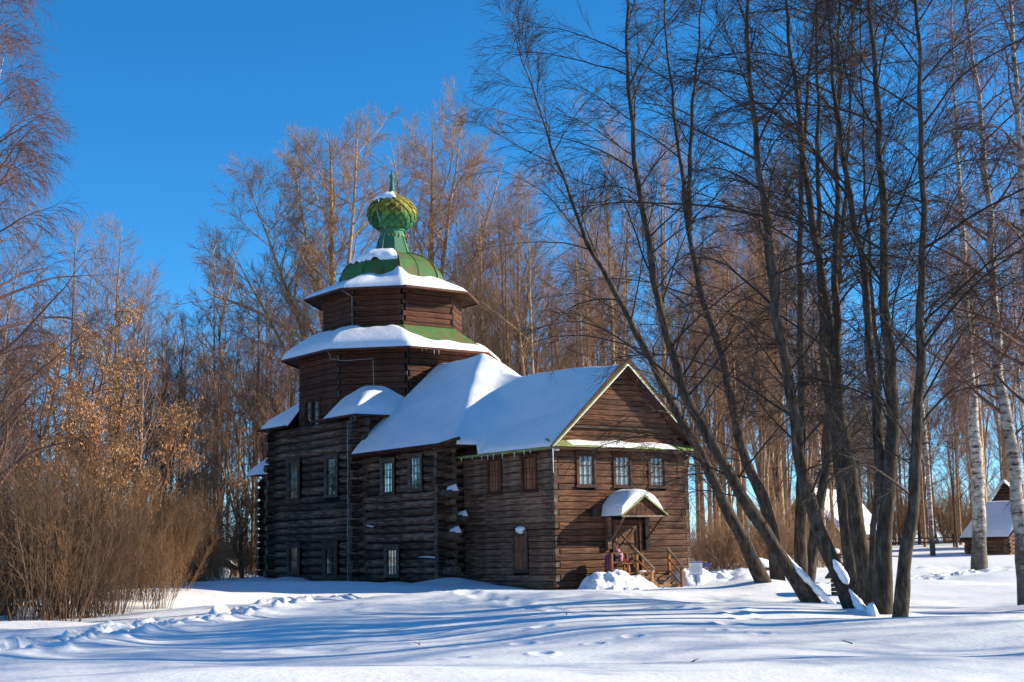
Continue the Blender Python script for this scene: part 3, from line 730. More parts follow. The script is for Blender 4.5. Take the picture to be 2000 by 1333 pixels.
# snow left on the cap and the dome, on the shaded side
def cap_snow(s, t):
    f = .02 + s * .225; pc = np.array(CP); q0 = (1 - t)
    zt = 17.06 + t * .74; r = np.interp(zt, pc[:, 1], pc[:, 0]); x, y, k, fr = oct_ring(f, r)
    e = np.minimum(np.minimum(s, 1 - s) * 6, np.minimum(t * 4, (1 - t) * 3))
    th = .24 * (1 - np.exp(-np.maximum(e + (.2 * np.sin(s * 13) + .15 * np.sin(s * 31 + 1)) * (1 - t), 0) / .3)) - .02
    dx = (x - OC[0]) / r; dy = (y - OC[1]) / r
    return np.stack([x + dx * th * .45, y + dy * th * .45, zt + th], -1)
patch('roof_snow', SNOW, church, cap_snow, 40, 14)
def dome_snow(s, t):
    a = R_(150) + s * R_(100); zt = 20.72 + t * .5; r = np.interp(zt, pr[:, 1], pr[:, 0])
    e = np.minimum(np.minimum(s, 1 - s) * 6, np.minimum(t * 4, (1 - t) * 4)); th = .15 * (1 - np.exp(-np.maximum(e + .3 * np.sin(s * 15), 0) / .3))
    return np.stack([OC[0] + (r + th * .5) * np.cos(a), OC[1] + (r + th * .5) * np.sin(a), zt + th - .01], -1)
patch('roof_snow', SNOW, church, dome_snow, 26, 10)

# corner roofs of the cube under the tower, heaped with snow
def corner_roof(su, sv):
    cu = mu0 - .42 if su < 0 else mu1 + .42; cv = mv0 - .42 if sv < 0 else mv1 + .42
    lim = R1 * .445
    e1 = np.array((cu, OC[1] + sv * (lim - .25))); e2 = np.array((OC[0] + su * (lim - .25), cv)); c0 = np.array((cu, cv))
    w1 = np.array((OC[0] + su * R1, OC[1] + sv * lim)); w2 = np.array((OC[0] + su * lim, OC[1] + sv * R1))
    MB().add([(*c0, 8.24), (*e1, 8.24), (*w1, 9.0), (*w2, 9.0), (*e2, 8.24)], [(0, 1, 2, 3, 4), (4, 3, 2, 1, 0)]).build('corner_roof', WOOD_DARK, church)
    def fn(s, t):
        # s runs e1 -> c0 -> e2 along the eave, t from eave to tower face
        q = np.where((s < .5)[..., None], e1 + (c0 - e1) * (s * 2)[..., None], c0 + (e2 - c0) * (s * 2 - 1)[..., None])
        wq = w1 + (w2 - w1) * s[..., None]
        p = q * (1 - t[..., None]) + wq * t[..., None]
        mid = np.sin(np.pi * s)
        z = 8.26 + (.85 + .55 * mid) * t + (.24 + .10 * mid) * (1 - np.exp(-t * 1.9 / .16)) * (mid ** .5) - .02
        return np.stack([p[..., 0], p[..., 1], z + .02 * np.sin(s * 21) * t], -1)
    patch('roof_snow', SNOW, church, fn, 36, 18)
for su in (-1, 1):
    for sv in (-1, 1): corner_roof(su, sv)

# --- windows (local frame: x along the wall, -y out of the wall)
def window(loc, rz, w_, h_, cols, rows, glass, trim, backing=None, cas=.13, out=.10, hood=True, double=False, depth=.05):
    m = MB()
    for s_ in (-1, 1): m.box((s_ * (w_ / 2 + cas / 2), -out / 2, 0), (cas, out, h_ + .02))
    m.box((0, -out / 2 - .004, h_ / 2 + cas / 2 + .01), (w_ + 2 * cas + .1, out + .012, cas)); m.box((0, -out / 2 - .012, -h_ / 2 - .055), (w_ + 2 * cas + .12, out + .05, .09))
    if hood: m.box((0, -out / 2 - .03, h_ / 2 + cas + .03), (w_ + 2 * cas + .18, out + .06, .04))
    f = m.build('window', trim, church, loc=loc, rz=rz)
    MB().box((0, depth * .8, 0), (w_, .012, h_)).build('pane', glass, f)
    y = depth * .8 - .04
    if backing:
        for i in range(cols):
            x = -w_ / 2 + (i + .5) * w_ / cols
            MB().box((x, depth * .55 + .004 * (i % 2), 0), (w_ / cols - .012, .025, h_ - .02)).build('shutter_board', backing, f)
        y = depth * .4
    for i in range(1, cols): MB().box((-w_ / 2 + i * w_ / cols, y, 0), (.028, .03, h_)).build('muntin', trim, f)
    for j in range(1, rows): MB().box((0, y - .004, -h_ / 2 + j * h_ / rows), (w_, .026, .028)).build('muntin', trim, f)
    m = MB()
    for s_ in (-1, 1): m.box((s_ * (w_ / 2 - .022), y - .006, 0), (.045, .05, h_ - .006)); m.box((0, y - .009, s_ * (h_ / 2 - .022)), (w_ - .09, .05, .045))
    m.build('sash', trim, f)
    if double: MB().box((0, y - .03, 0), (.11, .09, h_)).build('mullion', trim, f)
    return f
for uc in (1.755, 3.81, 5.84): window((uc, 0, 4.77), 0, .84, 1.27, 3, 3, GLASS_W, WOOD_TRIM, cas=.12, out=.05)
SIDE = -math.pi / 2
window((0, 4.18, 4.71), SIDE, .84, 1.42, 4, 3, GLASS_D, WOOD_TRIM, WOOD_SHUT, cas=.12, out=.05, hood=False)
window((0, 1.68, 4.68), SIDE, .86, 1.42, 4, 3, GLASS_D, WOOD_TRIM, WOOD_SHUT, cas=.12, out=.05, hood=False)
wl = window((0, 2.45, 1.35), SIDE, .84, 1.5, 3, 3, GLASS_D, WOOD_TRIMG, WOOD_SHUT, cas=.12, out=.06)
blob(0.0, 2.35, 2.33, .16, .3, .16, 4)
window((ru + .02, 11.62, 5.03), SIDE, .88, 1.45, 3, 4, GLASS_D, WOOD_TRIMG, cas=.17, out=.05)
window((ru + .02, 9.2, 5.1), SIDE, .9, 1.5, 3, 4, GLASS_D, WOOD_TRIMG, cas=.15, out=.05)
window((ru + .02, 11.3, 1.0), SIDE, .9, 1.22, 3, 3, GLASS_D, WOOD_TRIMG, cas=.2, out=.05)
window((mu0 + .02, 20.95, 5.38), SIDE, 1.08, 1.95, 4, 4, GLASS_D, WOOD_TRIMG, cas=.19, out=.05)
window((mu0 + .02, 16.92, 5.33), SIDE, 1.02, 1.9, 4, 4, GLASS_D, WOOD_TRIMG, cas=.16, out=.05)
window((mu0 + .02, 20.9, 1.15), SIDE, 1.0, 1.4, 4, 2, GLASS_D, WOOD_TRIMG, cas=.2, out=.05)
window((mu0 + .02, 17.05, 1.15), SIDE, .95, 1.4, 3, 3, GLASS_D, WOOD_TRIMG, cas=.28, out=.05)
window((OC[0] - R1, OC[1] + R1 * .445 - 1.5, 8.62), SIDE, 1.5, 1.75, 6, 4, GLASS_D, WOOD_TRIM, cas=.1, out=.06, double=True)
# lightning cable
A8 = oct_pts(R2_); B8 = oct_pts(4.42); C8 = oct_pts(R1); D8 = oct_pts(5.5)
def cable(pts, r=.013): MB().tube(pts, r, 5).build('cable', CABLE, church, True)
cable([(*oct_pts(.6)[1], 19.1), (*oct_pts(1.15)[1], 19.55), (*oct_pts(1.36)[1], 20.0), (*oct_pts(1.2)[1], 20.6), (*oct_pts(.8)[1], 20.95)], .018)
cable([(*oct_pts(.68)[1], 18.9), (*oct_pts(.92)[1], 17.85), (*oct_pts(2.0)[1], 17.4), (*oct_pts(2.78)[1], 16.1)], .018)
cable([(B8[1][0], B8[1][1], 15.1), (B8[1][0] + .3, B8[1][1] + .1, 15.0), (A8[1][0] - .06, A8[1][1] - .10, 14.85), (A8[1][0] - .06, A8[1][1] - .10, 13.3), (A8[1][0] - .06, A8[1][1] + .3, 13.2)])
mid = lambda p, q_, t: (p[0] + (q_[0] - p[0]) * t, p[1] + (q_[1] - p[1]) * t)
def onb(t, z, off=.05):
    p = mid(C8[1], C8[2], t); return (p[0] - off * .7, p[1] - off * .7, z)
cable([(D8[1][0], D8[1][1], 11.75), onb(-.08, 11.4, .3), onb(.08, 11.3), onb(.5, 11.35), onb(.51, 11.2), onb(.52, 9.4)])
cable([(mu0 - .47, mv0 - .4, 8.2), (mu0 - .2, mv0 - .1, 8.0), (mu0 - .45, mv0 + .3, 7.9)] + [(mu0 - .46 - .02 * math.sin(z * 3), mv0 + .25, z) for z in np.linspace(7.6, -.2, 12)])
for i, (t_, l_) in enumerate(((.15, .12), (.3, .3), (.36, .26), (.2, .1))):
    p = mid(D8[2], D8[3], t_); MB().tube([(p[0], p[1], 11.75), (p[0], p[1], 11.75 - l_ / 2), (p[0], p[1], 11.75 - l_)], [.022, .014, .003], 5).build('icicle', ICE, church)
for i in range(9):
    v = 1.0 + i * .62 + .2 * math.sin(i * 5); l_ = .12 + .14 * abs(math.sin(i * 2.7))
    MB().tube([(-.45, v, 5.62), (-.45, v, 5.62 - l_ / 2), (-.45, v, 5.62 - l_)], [.02, .012, .003], 5).build('icicle', ICE, church)
MB().tube([(-.42, -.5, 5.62), (-.42, -.5, 4.6)], [.025, .01], 5).build('icicle', ICE, church)
MB().tube([(VW + .3, -.5, 5.62), (VW + .3, -.5, 4.7)], [.025, .01], 5).build('icicle', ICE, church)

# --- door, canopy
door = MB().box((3.95, .06, 1.47), (1.34, .05, 1.98)).build('door', WOOD_DOOR, church)
for s_ in (-1, 1):
    MB().box((3.95 + s_ * .6, .02, 1.47), (.14, .06, 1.98)).build('door_stile', WOOD_DOOR, door)
for z in (.55, 1.3, 2.38): MB().box((3.95, .016, z), (1.06, .06, .14)).build('door_rail', WOOD_DOOR, door)
MB().box((3.95, .02, .92), (.12, .05, .6)).build('door_stile', WOOD_DOOR, door)
MB().bar((3.45, .015, 1.38), (4.45, .015, 2.3), .05, .09).build('door_brace', WOOD_DOOR, door)
MB().bar((3.45, .025, 2.3), (4.45, .025, 1.38), .05, .09).build('door_brace', WOOD_DOOR, door)
MB().tube([(4.42, -.03, 1.2), (4.42, -.07, 1.25), (4.42, -.07, 1.4), (4.42, -.03, 1.45)], .015, 5).build('door_handle', CABLE, door)
m = MB()
for s_ in (-1, 1): m.box((3.95 + s_ * .77, -.02, 1.53), (.17, .12, 2.1))
m.box((3.95, -.022, 2.58), (1.75, .12, .17)); m.build('door_frame', WOOD_TRIM, church)
cz0, cza, cu0, cu1, cp = 2.84, 3.66, 2.57, 5.21, 1.3
cm = (cu0 + cu1) / 2
canopy = MB()
for s_, e in ((-1, cu0), (1, cu1)):
    canopy.add([(e, -cp, cz0), (cm, -cp, cza), (cm, .0, cza), (e, .0, cz0), (e, -cp, cz0 - .06), (cm, -cp, cza - .06), (cm, 0, cza - .06), (e, 0, cz0 - .06)],
               [(0, 1, 2, 3), (7, 6, 5, 4), (0, 4, 5, 1), (0, 3, 7, 4)])
canopy = canopy.build('canopy_roof', WOOD_TRIM, church)
for i in range(9):
    a = cu0 + .2 + i * (cu1 - cu0 - .4) / 9; b = a + (cu1 - cu0 - .4) / 9 - .015
    hz = lambda x: cz0 + (cza - cz0) * (1 - abs(x - cm) / (cm - cu0)) - .07
    MB().prism([(a, -cp + .12, cz0 - .03), (b, -cp + .12, cz0 - .03), (b, -cp + .12, hz(b)), (a, -cp + .12, hz(a))], (0, .03, 0)).build('gable_plank', WOOD_DARK, canopy)
for s_, e in ((-1, cu0), (1, cu1)): MB().bar((e, -cp - .01, cz0 - .01), (cm, -cp - .01, cza), .03, .07).build('green_trim', GREEN2, canopy)
MB().box((cm, -cp + .08, cz0 - .05), (cu1 - cu0 - .06, .07, .07)).build('tie_beam', WOOD_RAIL, canopy)
MB().bar((cu0 + .22, -cp + .1, cz0 - .06), (cu0 + .30, -.06, 1.65), .07, .07).build('brace', WOOD_RAIL, church)
MB().bar((cu1 - .22, -cp + .1, cz0 - .06), (cu1 - .30, -.06, 1.7), .06, .06).build('brace', WOOD_TRIM, church)
MB().bar((cu0 + 1.85, -.2, cz0 - .06), (cu0 + 2.25, -.9, 2.15), .05, .05).build('brace', WOOD_TRIM, church)
for u_, wdt in ((2.83, .22), (5.02, .26)): MB().box((u_, -.10, 2.1), (wdt, .16, 1.35)).build('side_board', WOOD_SIDE if u_ < 4 else WOOD_CORE, church)
MB().box((2.1, -.09, 2.97), (.32, .18, .34)).build('wall_box', IRON, church)
def canopy_snow(s, t):
    u = cu0 - .04 + s * (cu1 - cu0 + .06); v = -cp + t * cp
    zr = cz0 + (cza - cz0) * (1 - np.abs(u - cm) / (cm - cu0 + .02))
    xx = np.abs(u - cm + .12) / (cm - cu0 + .16)
    arch = cz0 + 1.16 * (1 - np.clip(xx, 0, 1) ** 2.1) - .03 - .34 * np.clip((u - cm - .55) / .8, 0, 1) ** 2
    z = np.maximum(arch, zr + .02) - .13 * np.exp(-t * 1.3 / .16) * np.clip(arch - zr, 0, .5) * 2 + .015 * np.sin(u * 7 + v * 4)
    return np.stack([u, v - .02 * np.sin(u * 5), np.where(np.minimum(s, 1 - s) < .005, zr - .01, z)], -1)
cs = patch('canopy_snow', SNOW, church, canopy_snow, 36, 14)
# front face of the canopy snow
m = MB(); ss = np.linspace(0, 1, 37); top = canopy_snow(ss, np.zeros(37))
for i in range(36):
    a, b = top[i], top[i + 1]
    za = cz0 + (cza - cz0) * (1 - abs(a[0] - cm) / (cm - cu0 + .02)) - .01; zb = cz0 + (cza - cz0) * (1 - abs(b[0] - cm) / (cm - cu0 + .02)) - .01
    m.add([(a[0], a[1], za), (b[0], b[1], zb), tuple(b), tuple(a)], [(0, 1, 2, 3)])
m.build('canopy_snow', SNOW, church)
MB().tube([(cm - .72, -.95, 3.98), (cm - .72, -.98, 3.5), (cm - .7, -1.32, 3.3)], .011, 4).build('wire', IRON, church)
MB().tube([(cm + .02, -cp - .02, 3.7), (cm - .05, -.6, 4.25), (cm - .1, -.02, 5.2)], .010, 4).build('wire', IRON, church)

# ------------------------------------------------------------------ porch stairs
def bp(u, v, z): return tuple(P0 + U * u + V * v + np.array([0, 0, z]))
st = empty('porch_stairs', bp(3.5, -1.2, -.3), YAW, label='wooden porch steps with orange posts and greyed handrails at the church door', cat='stairs')
def sb(m, name, mat): return m.build(name, mat, st, loc=(-3.5, 1.2, .3))
LZ = .42
for i in range(9):
    u_ = 1.9 + (i + .5) * 3.3 / 9
    sb(MB().box((u_, -.66, LZ - .02), (3.3 / 9 - .012, 1.28, .045)), 'deck_board', WOOD_NEW)
for u_ in (1.95, 3.3, 5.15): sb(MB().box((u_, -1.26, .05), (.10, .08, .86)), 'support', WOOD_NEW)
for i in range(4):
    v = -1.36 - i * .25; z = LZ - .18 * (i + 1)
    sb(MB().box((4.2, v - .02, z), (1.78, .28, .05)), 'tread', WOOD_NEW); sb(MB().box((4.2, v + .125, z + .09), (1.74, .025, .135)), 'riser', WOOD_RAIL)
for u_ in (3.3, 5.15):
    sb(MB().box((u_, -1.32, .52), (.11, .11, 1.68)), 'post', WOOD_NEW)
for u_ in (3.36, 5.06): sb(MB().box((u_, -2.18, .12), (.11, .11, .95)), 'post', WOOD_NEW)
sb(MB().box((1.92, -1.3, .62), (.10, .10, 1.2)), 'post', WOOD_NEW)
sb(MB().box((4.62, -.2, .62), (.11, .10, 1.25)), 'post', WOOD_NEW)
for u0_, u1_ in ((3.3, 3.37), (5.15, 5.07)):
    sb(MB().bar((u0_, -1.22, 1.42), (u1_, -2.32, .56), .13, .06), 'handrail', WOOD_RAIL)
    sb(MB().bar((u0_, -1.30, .98), (u1_, -2.2, .28), .05, .07), 'rail', WOOD_NEW)
    sb(MB().bar((u0_, -1.30, .50), (u1_, -2.2, -.16), .05, .06), 'rail', WOOD_RAIL)
sb(MB().bar((1.86, -1.3, 1.24), (3.36, -1.3, 1.36), .10, .05), 'handrail', WOOD_TRIM)
sb(MB().bar((1.9, -1.3, .86), (3.3, -1.3, .92), .04, .07), 'rail', WOOD_TRIM)
MB().box((1.2, .09, 1.0), (.0, .0, .0))
blob(4.0 - 3.5, -1.0 + 1.2, LZ + .33, .45, .25, .06, 9, name='snow_patch', parent=st)
# bench with clothes left on the landing
bn = empty('wooden_bench', bp(2.7, -.75, LZ), YAW, label='small orange plank bench on the porch landing under the pile of bags', cat='bench')
for y in (-.12, .12): MB().box((0, y, .40), (1.35, .21, .04)).build('seat_board', WOOD_NEW, bn)
for x in (-.52, .52):
    for y in (-.15, .15): MB().box((x, y, .19), (.07, .06, .38)).build('leg', WOOD_NEW, bn)
MB().box((0, .19, .28), (1.0, .03, .1)).build('stretcher', WOOD_NEW, bn)
def soft(name, label, cat, c, r, seed, mat, amp=.3, rot=0.0, group=None):
    o = blob(0, 0, 0, *r, seed, name=name, parent=None, amp=amp, mat=mat, n=22)
    o.location = bp(*c); o.rotation_euler = (0, 0, YAW + rot); return tag(o, label, cat)
soft('pink_jacket', 'purple pink jacket hanging at the left end of the porch bench', 'jacket', (2.14, -.82, LZ + .44), (.20, .2, .36), 1, PURPLE, .42)
bk = soft('backpack', 'black backpack standing on the porch bench between pink clothes', 'backpack', (2.47, -.84, LZ + .60), (.21, .17, .30), 2, BLACKC, .25)
MB().tube([(-.1, -.16, .2), (-.12, -.22, .05), (-.1, -.17, -.15)], .025, 5).build('strap', BLACKC, bk); MB().box((0, -.17, -.1), (.22, .06, .2)).build('pocket', BLACKC, bk)
bg_ = soft('striped_bag', 'pale pink bag leaning on the black backpack', 'bag', (2.74, -.78, LZ + .66), (.16, .15, .32), 3, PALE, .45)
MB().box((.06, -.135, .02), (.05, .03, .4)).build('stripe', PINK, bg_); MB().box((-.05, -.145, -.02), (.03, .03, .35)).build('stripe', PURPLE, bg_)
soft('red_mittens', 'red mittens lying on the right end of the porch bench', 'mittens', (3.10, -.85, LZ + .49), (.13, .12, .08), 6, REDC)

# snow piles by the porch
def pile(name, c, rx, ry, h, seed, rot=0.0, rough=.34, n=70):
    def fn(s, t):
        X = (s * 2 - 1) * 1.25; Y_ = (t * 2 - 1) * 1.25; d = np.sqrt(X ** 2 + Y_ ** 2)
        P = np.stack([X * rx, Y_ * ry, np.zeros_like(X)], -1)
        e = np.clip(1 - d ** 2, -.4, 1) ; e = np.where(e > 0, e ** .8, e)
        z = h * e * (1 + rough * n3(P + seed, 2.2)) + np.where(e > 0, rough * .35 * h * n3(P + seed, 7.0) * np.minimum(e * 3, 1), 0)
        c_, s_ = math.cos(rot), math.sin(rot)
        return np.stack([c[0] + P[..., 0] * c_ - P[..., 1] * s_, c[1] + P[..., 0] * s_ + P[..., 1] * c_, c[2] + z], -1)
    return patch(name, SNOW, None, fn, n, n, kind='structure')
pile('snow_pile', bp(1.5, -2.1, -.25), 2.0, 1.2, .66, 3, YAW, .42)
pile('snow_pile', bp(6.3, -1.5, -.15), 1.15, 1.0, .75, 8, YAW)
pile('snow_pile', bp(8.6, -1.4, -.15), 1.7, 1.2, .50, 12, YAW, .5)

# ------------------------------------------------------------------ sign
sp_ = pix(1359, 1110, 58.5)
sg = empty('information_sign', (sp_[0], sp_[1], gz(sp_[0], sp_[1])), R_(12), label='white notice board with a blue patterned top on a thin post', cat='sign')
zc = sp_[2] - gz(sp_[0], sp_[1])
MB().box((0, 0, zc), (.56, .02, .54)).build('board', WHITE, sg)
MB().box((0, .03, zc / 2 - .1), (.03, .03, zc + .1)).build('post', IRON, sg)
MB().box((0, -.013, zc + .245), (.56, .006, .025)).build('blue_band', BLUE, sg)
m = MB()
for i in range(6):
    x = -.235 + i * .094; m.add([(x - .04, -.013, zc + .235), (x + .04, -.013, zc + .235), (x, -.013, zc + .18)], [(0, 2, 1)])
m.build('triangle_print', BLUE, sg)
MB().box((0, -.012, zc + .13), (.36, .004, .03)).build('heading_print', OLIVE, sg)
m = MB()
for i, wd in enumerate((.40, .44, .42, .44, .40, .30)): m.box((0, -.012, zc + .07 - i * .045), (wd, .004, .014))
m.build('text_print', GREYPRINT, sg)
MB().box((0, -.012, zc - .25), (.56, .004, .02)).build('blue_band', BLUE, sg)
s2 = pix(1380, 1104, 64)
sg2 = empty('small_sign', (s2[0], s2[1], gz(s2[0], s2[1])), R_(10), label='small blue plate on a stick behind the white notice board', cat='sign')
MB().box((0, 0, s2[2] - gz(s2[0], s2[1])), (.22, .02, .18)).build('plate', BLUE, sg2); MB().box((0, .02, .3), (.025, .02, .7)).build('post', IRON, sg2)

# ------------------------------------------------------------------ far log houses
def hut(name, label, corner, yaw, w_, l_, hw, hr, seed, ov=.45, th=.35):
    """gable wall runs +x from the corner, side wall runs +y"""
    g = gz(corner[0], corner[1]); o = empty(name, (corner[0], corner[1], g - .2), yaw, label=label, cat='log house')
    rr_ = random.Random(seed); m = MB(); n = max(4, int(hw / .28)); p = hw / n
    for i in range(n):
        z = (i + .5) * p; e = .25 + rr_.uniform(0, .1)
        for a, b in (((-e, 0), (w_ + e, 0)), ((-e, l_), (w_ + e, l_))): m.tube([(*a, z), (*b, z)], p * .52, 7)
        for a, b in (((0, -e), (0, l_ + e)), ((w_, -e), (w_, l_ + e))): m.tube([(*a, z + p * .45), (*b, z + p * .45)], p * .52, 7)
    m.build('log_wall', WOOD_HUT, o)
    k = int(hr / .26)
    for y in (.02, l_ - .02):
        m = MB()
        for i in range(k):
            z = hw + (i + .5) * hr / k; h2 = (w_ / 2) * (1 - (i + .6) / k)
            m.tube([(w_ / 2 - h2, y, z), (w_ / 2 + h2, y, z)], hr / k * .53, 6)
        m.build('gable', WOOD_TRIM, o)
    m = MB(); sl2 = hr / (w_ / 2)
    for s_ in (-1, 1):
        ex = w_ / 2 + s_ * (w_ / 2 + ov); ez = hw - ov * sl2
        m.add([(ex, -ov, ez), (ex, l_ + ov, ez), (w_ / 2, l_ + ov, hw + hr + .02), (w_ / 2, -ov, hw + hr + .02), (ex, -ov, ez - .1), (ex, l_ + ov, ez - .1), (w_ / 2, l_ + ov, hw + hr - .08), (w_ / 2, -ov, hw + hr - .08)],
              [(0, 1, 2, 3), (4, 7, 6, 5), (0, 3, 7, 4), (1, 5, 6, 2), (0, 4, 5, 1)])
    m.build('roof', WOOD_TRIM, o)
    def fn(s, t):
        x = -ov + s * (w_ + 2 * ov); y = -ov + t * (l_ + 2 * ov); d = np.minimum(np.minimum(s, 1 - s) * (w_ + 2 * ov), np.minimum(t, 1 - t) * (l_ + 2 * ov))
        z = hw + hr + .02 - np.sqrt((x - w_ / 2) ** 2 + .05) * sl2 + .2 * sl2
        return np.stack([x, y, z - .04 + th * (1 - np.exp(-d / .15)) * (1 + .1 * np.sin(x * 2 + y))], -1)
    patch('roof_snow', SNOW, o, fn, 30, 24); return o
c1 = pix(1970, 1090, 105)
hut('log_house', 'small log house with sunny gable at the right edge behind the leaning birch', (c1[0], c1[1]), R_(33), 5.0, 3.5, 1.75, 2.1, 1)
c2 = pix(1918, 1075, 120)
hut('log_house', 'taller log house whose brown gable peak shows above the nearer snowy roof', (c2[0], c2[1]), R_(-18), 4.2, 4.5, 2.6, 3.0, 2)
c3 = pix(1520, 1075, 118)
hut('log_barn', 'long log barn with a deep white roof half hidden by the dark trunks', (c3[0], c3[1]), R_(-40), 5.6, 7.2, 2.0, 3.2, 3)
# rail fence on the far field
fa, fb = pix(1740, 1070, 128), pix(1905, 1070, 126)
fn_ = empty('rail_fence', (fa[0], fa[1], gz(fa[0], fa[1])), math.atan2(fb[1] - fa[1], fb[0] - fa[0]), label='low dark rail fence across the far snow field', cat='fence')
FL = math.hypot(fb[0] - fa[0], fb[1] - fa[1])
for i in range(5): MB().box((FL * i / 4, 0, .45), (.16, .16, 1.25)).build('post', WOOD_TRIM, fn_)
for z in (.35, .72): MB().bar((-1, 0, z), (FL + 1, 0, z + .05), .09, .11).build('rail', WOOD_TRIM, fn_)

# small log hut (feeder) behind the trunks
fp = pix(1660, 1166, 47.0); fx, fy = fp[0], fp[1]
fd = empty('feeder_hut', (fx, fy, gz(fx, fy) - .05), R_(38), label='tiny slatted wooden hut with a gable roof behind the leaning trunks', cat='feeder')
for i in range(5):
    z = .12 + i * .135
    for y in (-.33, .33): MB().box((0, y, z), (.98, .05, .10)).build('slat', WOOD_HUT, fd)
    for x in (-.42, .42): MB().box((x, 0, z + .02), (.05, .76, .10)).build('slat', WOOD_HUT, fd)
for s_ in (-1, 1):
    MB().add([(0, -.48, 1.12), (0, .48, 1.12), (s_ * .62, .48, .66), (s_ * .62, -.48, .66), (0, -.48, 1.07), (0, .48, 1.07), (s_ * .62, .48, .61), (s_ * .62, -.48, .61)],
             [(0, 1, 2, 3), (7, 6, 5, 4), (0, 3, 7, 4), (1, 5, 6, 2), (3, 2, 6, 7)]).build('roof_panel', WOOD_HUT, fd)
MB().prism([(-.46, -.36, .72), (.46, -.36, .72), (0, -.36, 1.07)], (0, .04, 0)).build('gable_board', WOOD_HUT, fd)
blob(-.33, .05, .93, .28, .42, .07, 5, name='roof_snow', parent=fd)
# low boxes under snow
def lidbox(label, px, py, Y, w_, seed):
    p = pix(px, py, Y); o = empty('wooden_box', (p[0], p[1], gz(p[0], p[1])), R_(20), label=label, cat='box')
    h = p[2] - gz(p[0], p[1])
    MB().box((0, 0, h / 2), (w_ * .8, w_ * .7, max(h, .2))).build('body', WOOD_HUT, o)
    MB().box((0, 0, h + .03), (w_, w_ * .85, .07)).build('lid', WOOD_TRIM, o)
    MB().box((0, -.03, h - .1), (w_ * .9, w_ * .78, .05)).build('batten', WOOD_HUT, o)
    blob(-.03, 0, h + .22, w_ * .48, w_ * .42, w_ * .28, seed, name='snow_cap', parent=o, amp=.15); return o
lidbox('low wooden box under a mound of snow right of the leftmost leaning trunk', 1484, 1112, 70, 1.15, 3)
lidbox('snow capped box far behind the thin dark trunks', 1632, 1085, 75, .55, 6)
wl_ = pix(434, 1122, 86)
ww = empty('snowy_well', (wl_[0], wl_[1], gz(wl_[0], wl_[1])), R_(15), label='small gabled shelter under thick snow at the edge of the left thicket', cat='shelter')
for s_ in (-1, 1): MB().bar((0, -.5, 1.05), (s_ * .75, -.5, .45), .06, .1).build('rafter', WOOD_TRIM, ww); MB().box((s_ * .45, 0, .35), (.1, .8, .7)).build('side', WOOD_HUT, ww)
def wsn(s, t):
    x = (s * 2 - 1) * .85; y = -.6 + t * 1.2; return np.stack([x, y, 1.12 - np.abs(x) * .72 + .26 * (1 - np.exp(-np.minimum(np.minimum(s, 1 - s) * 1.7, np.minimum(t, 1 - t) * 1.2) / .1)) * np.cos(x)], -1)
patch('roof_snow', SNOW, ww, wsn, 20, 12)
blob(.1, -.55, .25, .35, .25, .35, 2, name='snow_drift', parent=ww)

# ------------------------------------------------------------------ trees
def norm(a): return a / np.maximum(np.linalg.norm(a, axis=-1, keepdims=True), 1e-9)
def grow(rs, p, d, length, K, wander, grav, gpow=1.0):
    """many branches at once: (M,3) starts -> (M,K+1,3) points; grav pulls along z, growing with the length"""
    pts = [p]; d = norm(d); step = (length / K)[:, None]
    g = np.zeros_like(p); g[:, 2] = grav
    for k in range(K):
        d = norm(d + rs.normal(size=d.shape) * wander + g * ((k + 1) / K) ** gpow)
        p = p + d * step; pts.append(p)
    return np.stack(pts, 1)
def tubes(pts, rad, sides):
    M_, K, _ = pts.shape
    t = np.gradient(pts, axis=1); t = norm(t)
    ref = np.where(np.abs(t[:, :1, 2:3]) > .9, np.array([1., 0, 0]), np.array([0, 0, 1.])) * np.ones((M_, K, 3))
    a = norm(np.cross(t, ref)); b = np.cross(t, a)
    th = np.arange(sides) * 2 * np.pi / sides
    ring = a[:, :, None, :] * np.cos(th)[:, None] + b[:, :, None, :] * np.sin(th)[:, None]
    v = pts[:, :, None, :] + ring * rad[:, :, None, None]
    ix = np.arange(M_ * K * sides).reshape(M_, K, sides); ir = np.roll(ix, -1, 2)
    f = np.stack([ix[:, :-1], ir[:, :-1], ir[:, 1:], ix[:, 1:]], -1).reshape(-1, 4)
    return v.reshape(-1, 3), f
def join(parts):
    vs = []; fs = []; b = 0
    for v, f in parts: vs.append(v); fs.append(f + b); b += len(v)
    return np.concatenate(vs), np.concatenate(fs)
def children(rs, pts, rad, n, t0, t1, ang_lo, ang_hi, updir=0.0, tpow=1.0):
    """n children on every parent branch; returns start, direction, t, parent radius"""
    M_, K, _ = pts.shape
    t = t0 + (t1 - t0) * ((np.arange(n)[None, :] + rs.uniform(0, 1, (M_, n))) / n) ** tpow
    f = t * (K - 1); i = np.minimum(f.astype(int), K - 2); fr = (f - i)[..., None]
    m = np.arange(M_)[:, None]
    p = pts[m, i] * (1 - fr) + pts[m, i + 1] * fr; tan = norm(pts[m, i + 1] - pts[m, i])
    r = rad[m, i] * (1 - fr[..., 0]) + rad[m, i + 1] * fr[..., 0]
    rv = rs.normal(size=p.shape); rv[..., 2] += updir
    perp = norm(rv - (rv * tan).sum(-1, keepdims=True) * tan)
    an = np.radians(rs.uniform(ang_lo, ang_hi, t.shape))[..., None]
    d = tan * np.cos(an) + perp * np.sin(an)
    return p.reshape(-1, 3), d.reshape(-1, 3), t.reshape(-1), r.reshape(-1)
def taper(r0, r1, K, pw=1.0): 
    t = np.linspace(0, 1, K + 1) ** pw; return r0[:, None] * (1 - t) + r1[:, None] * t if hasattr(r1, 'shape') else r0[:, None] * (1 - t) + r1 * t

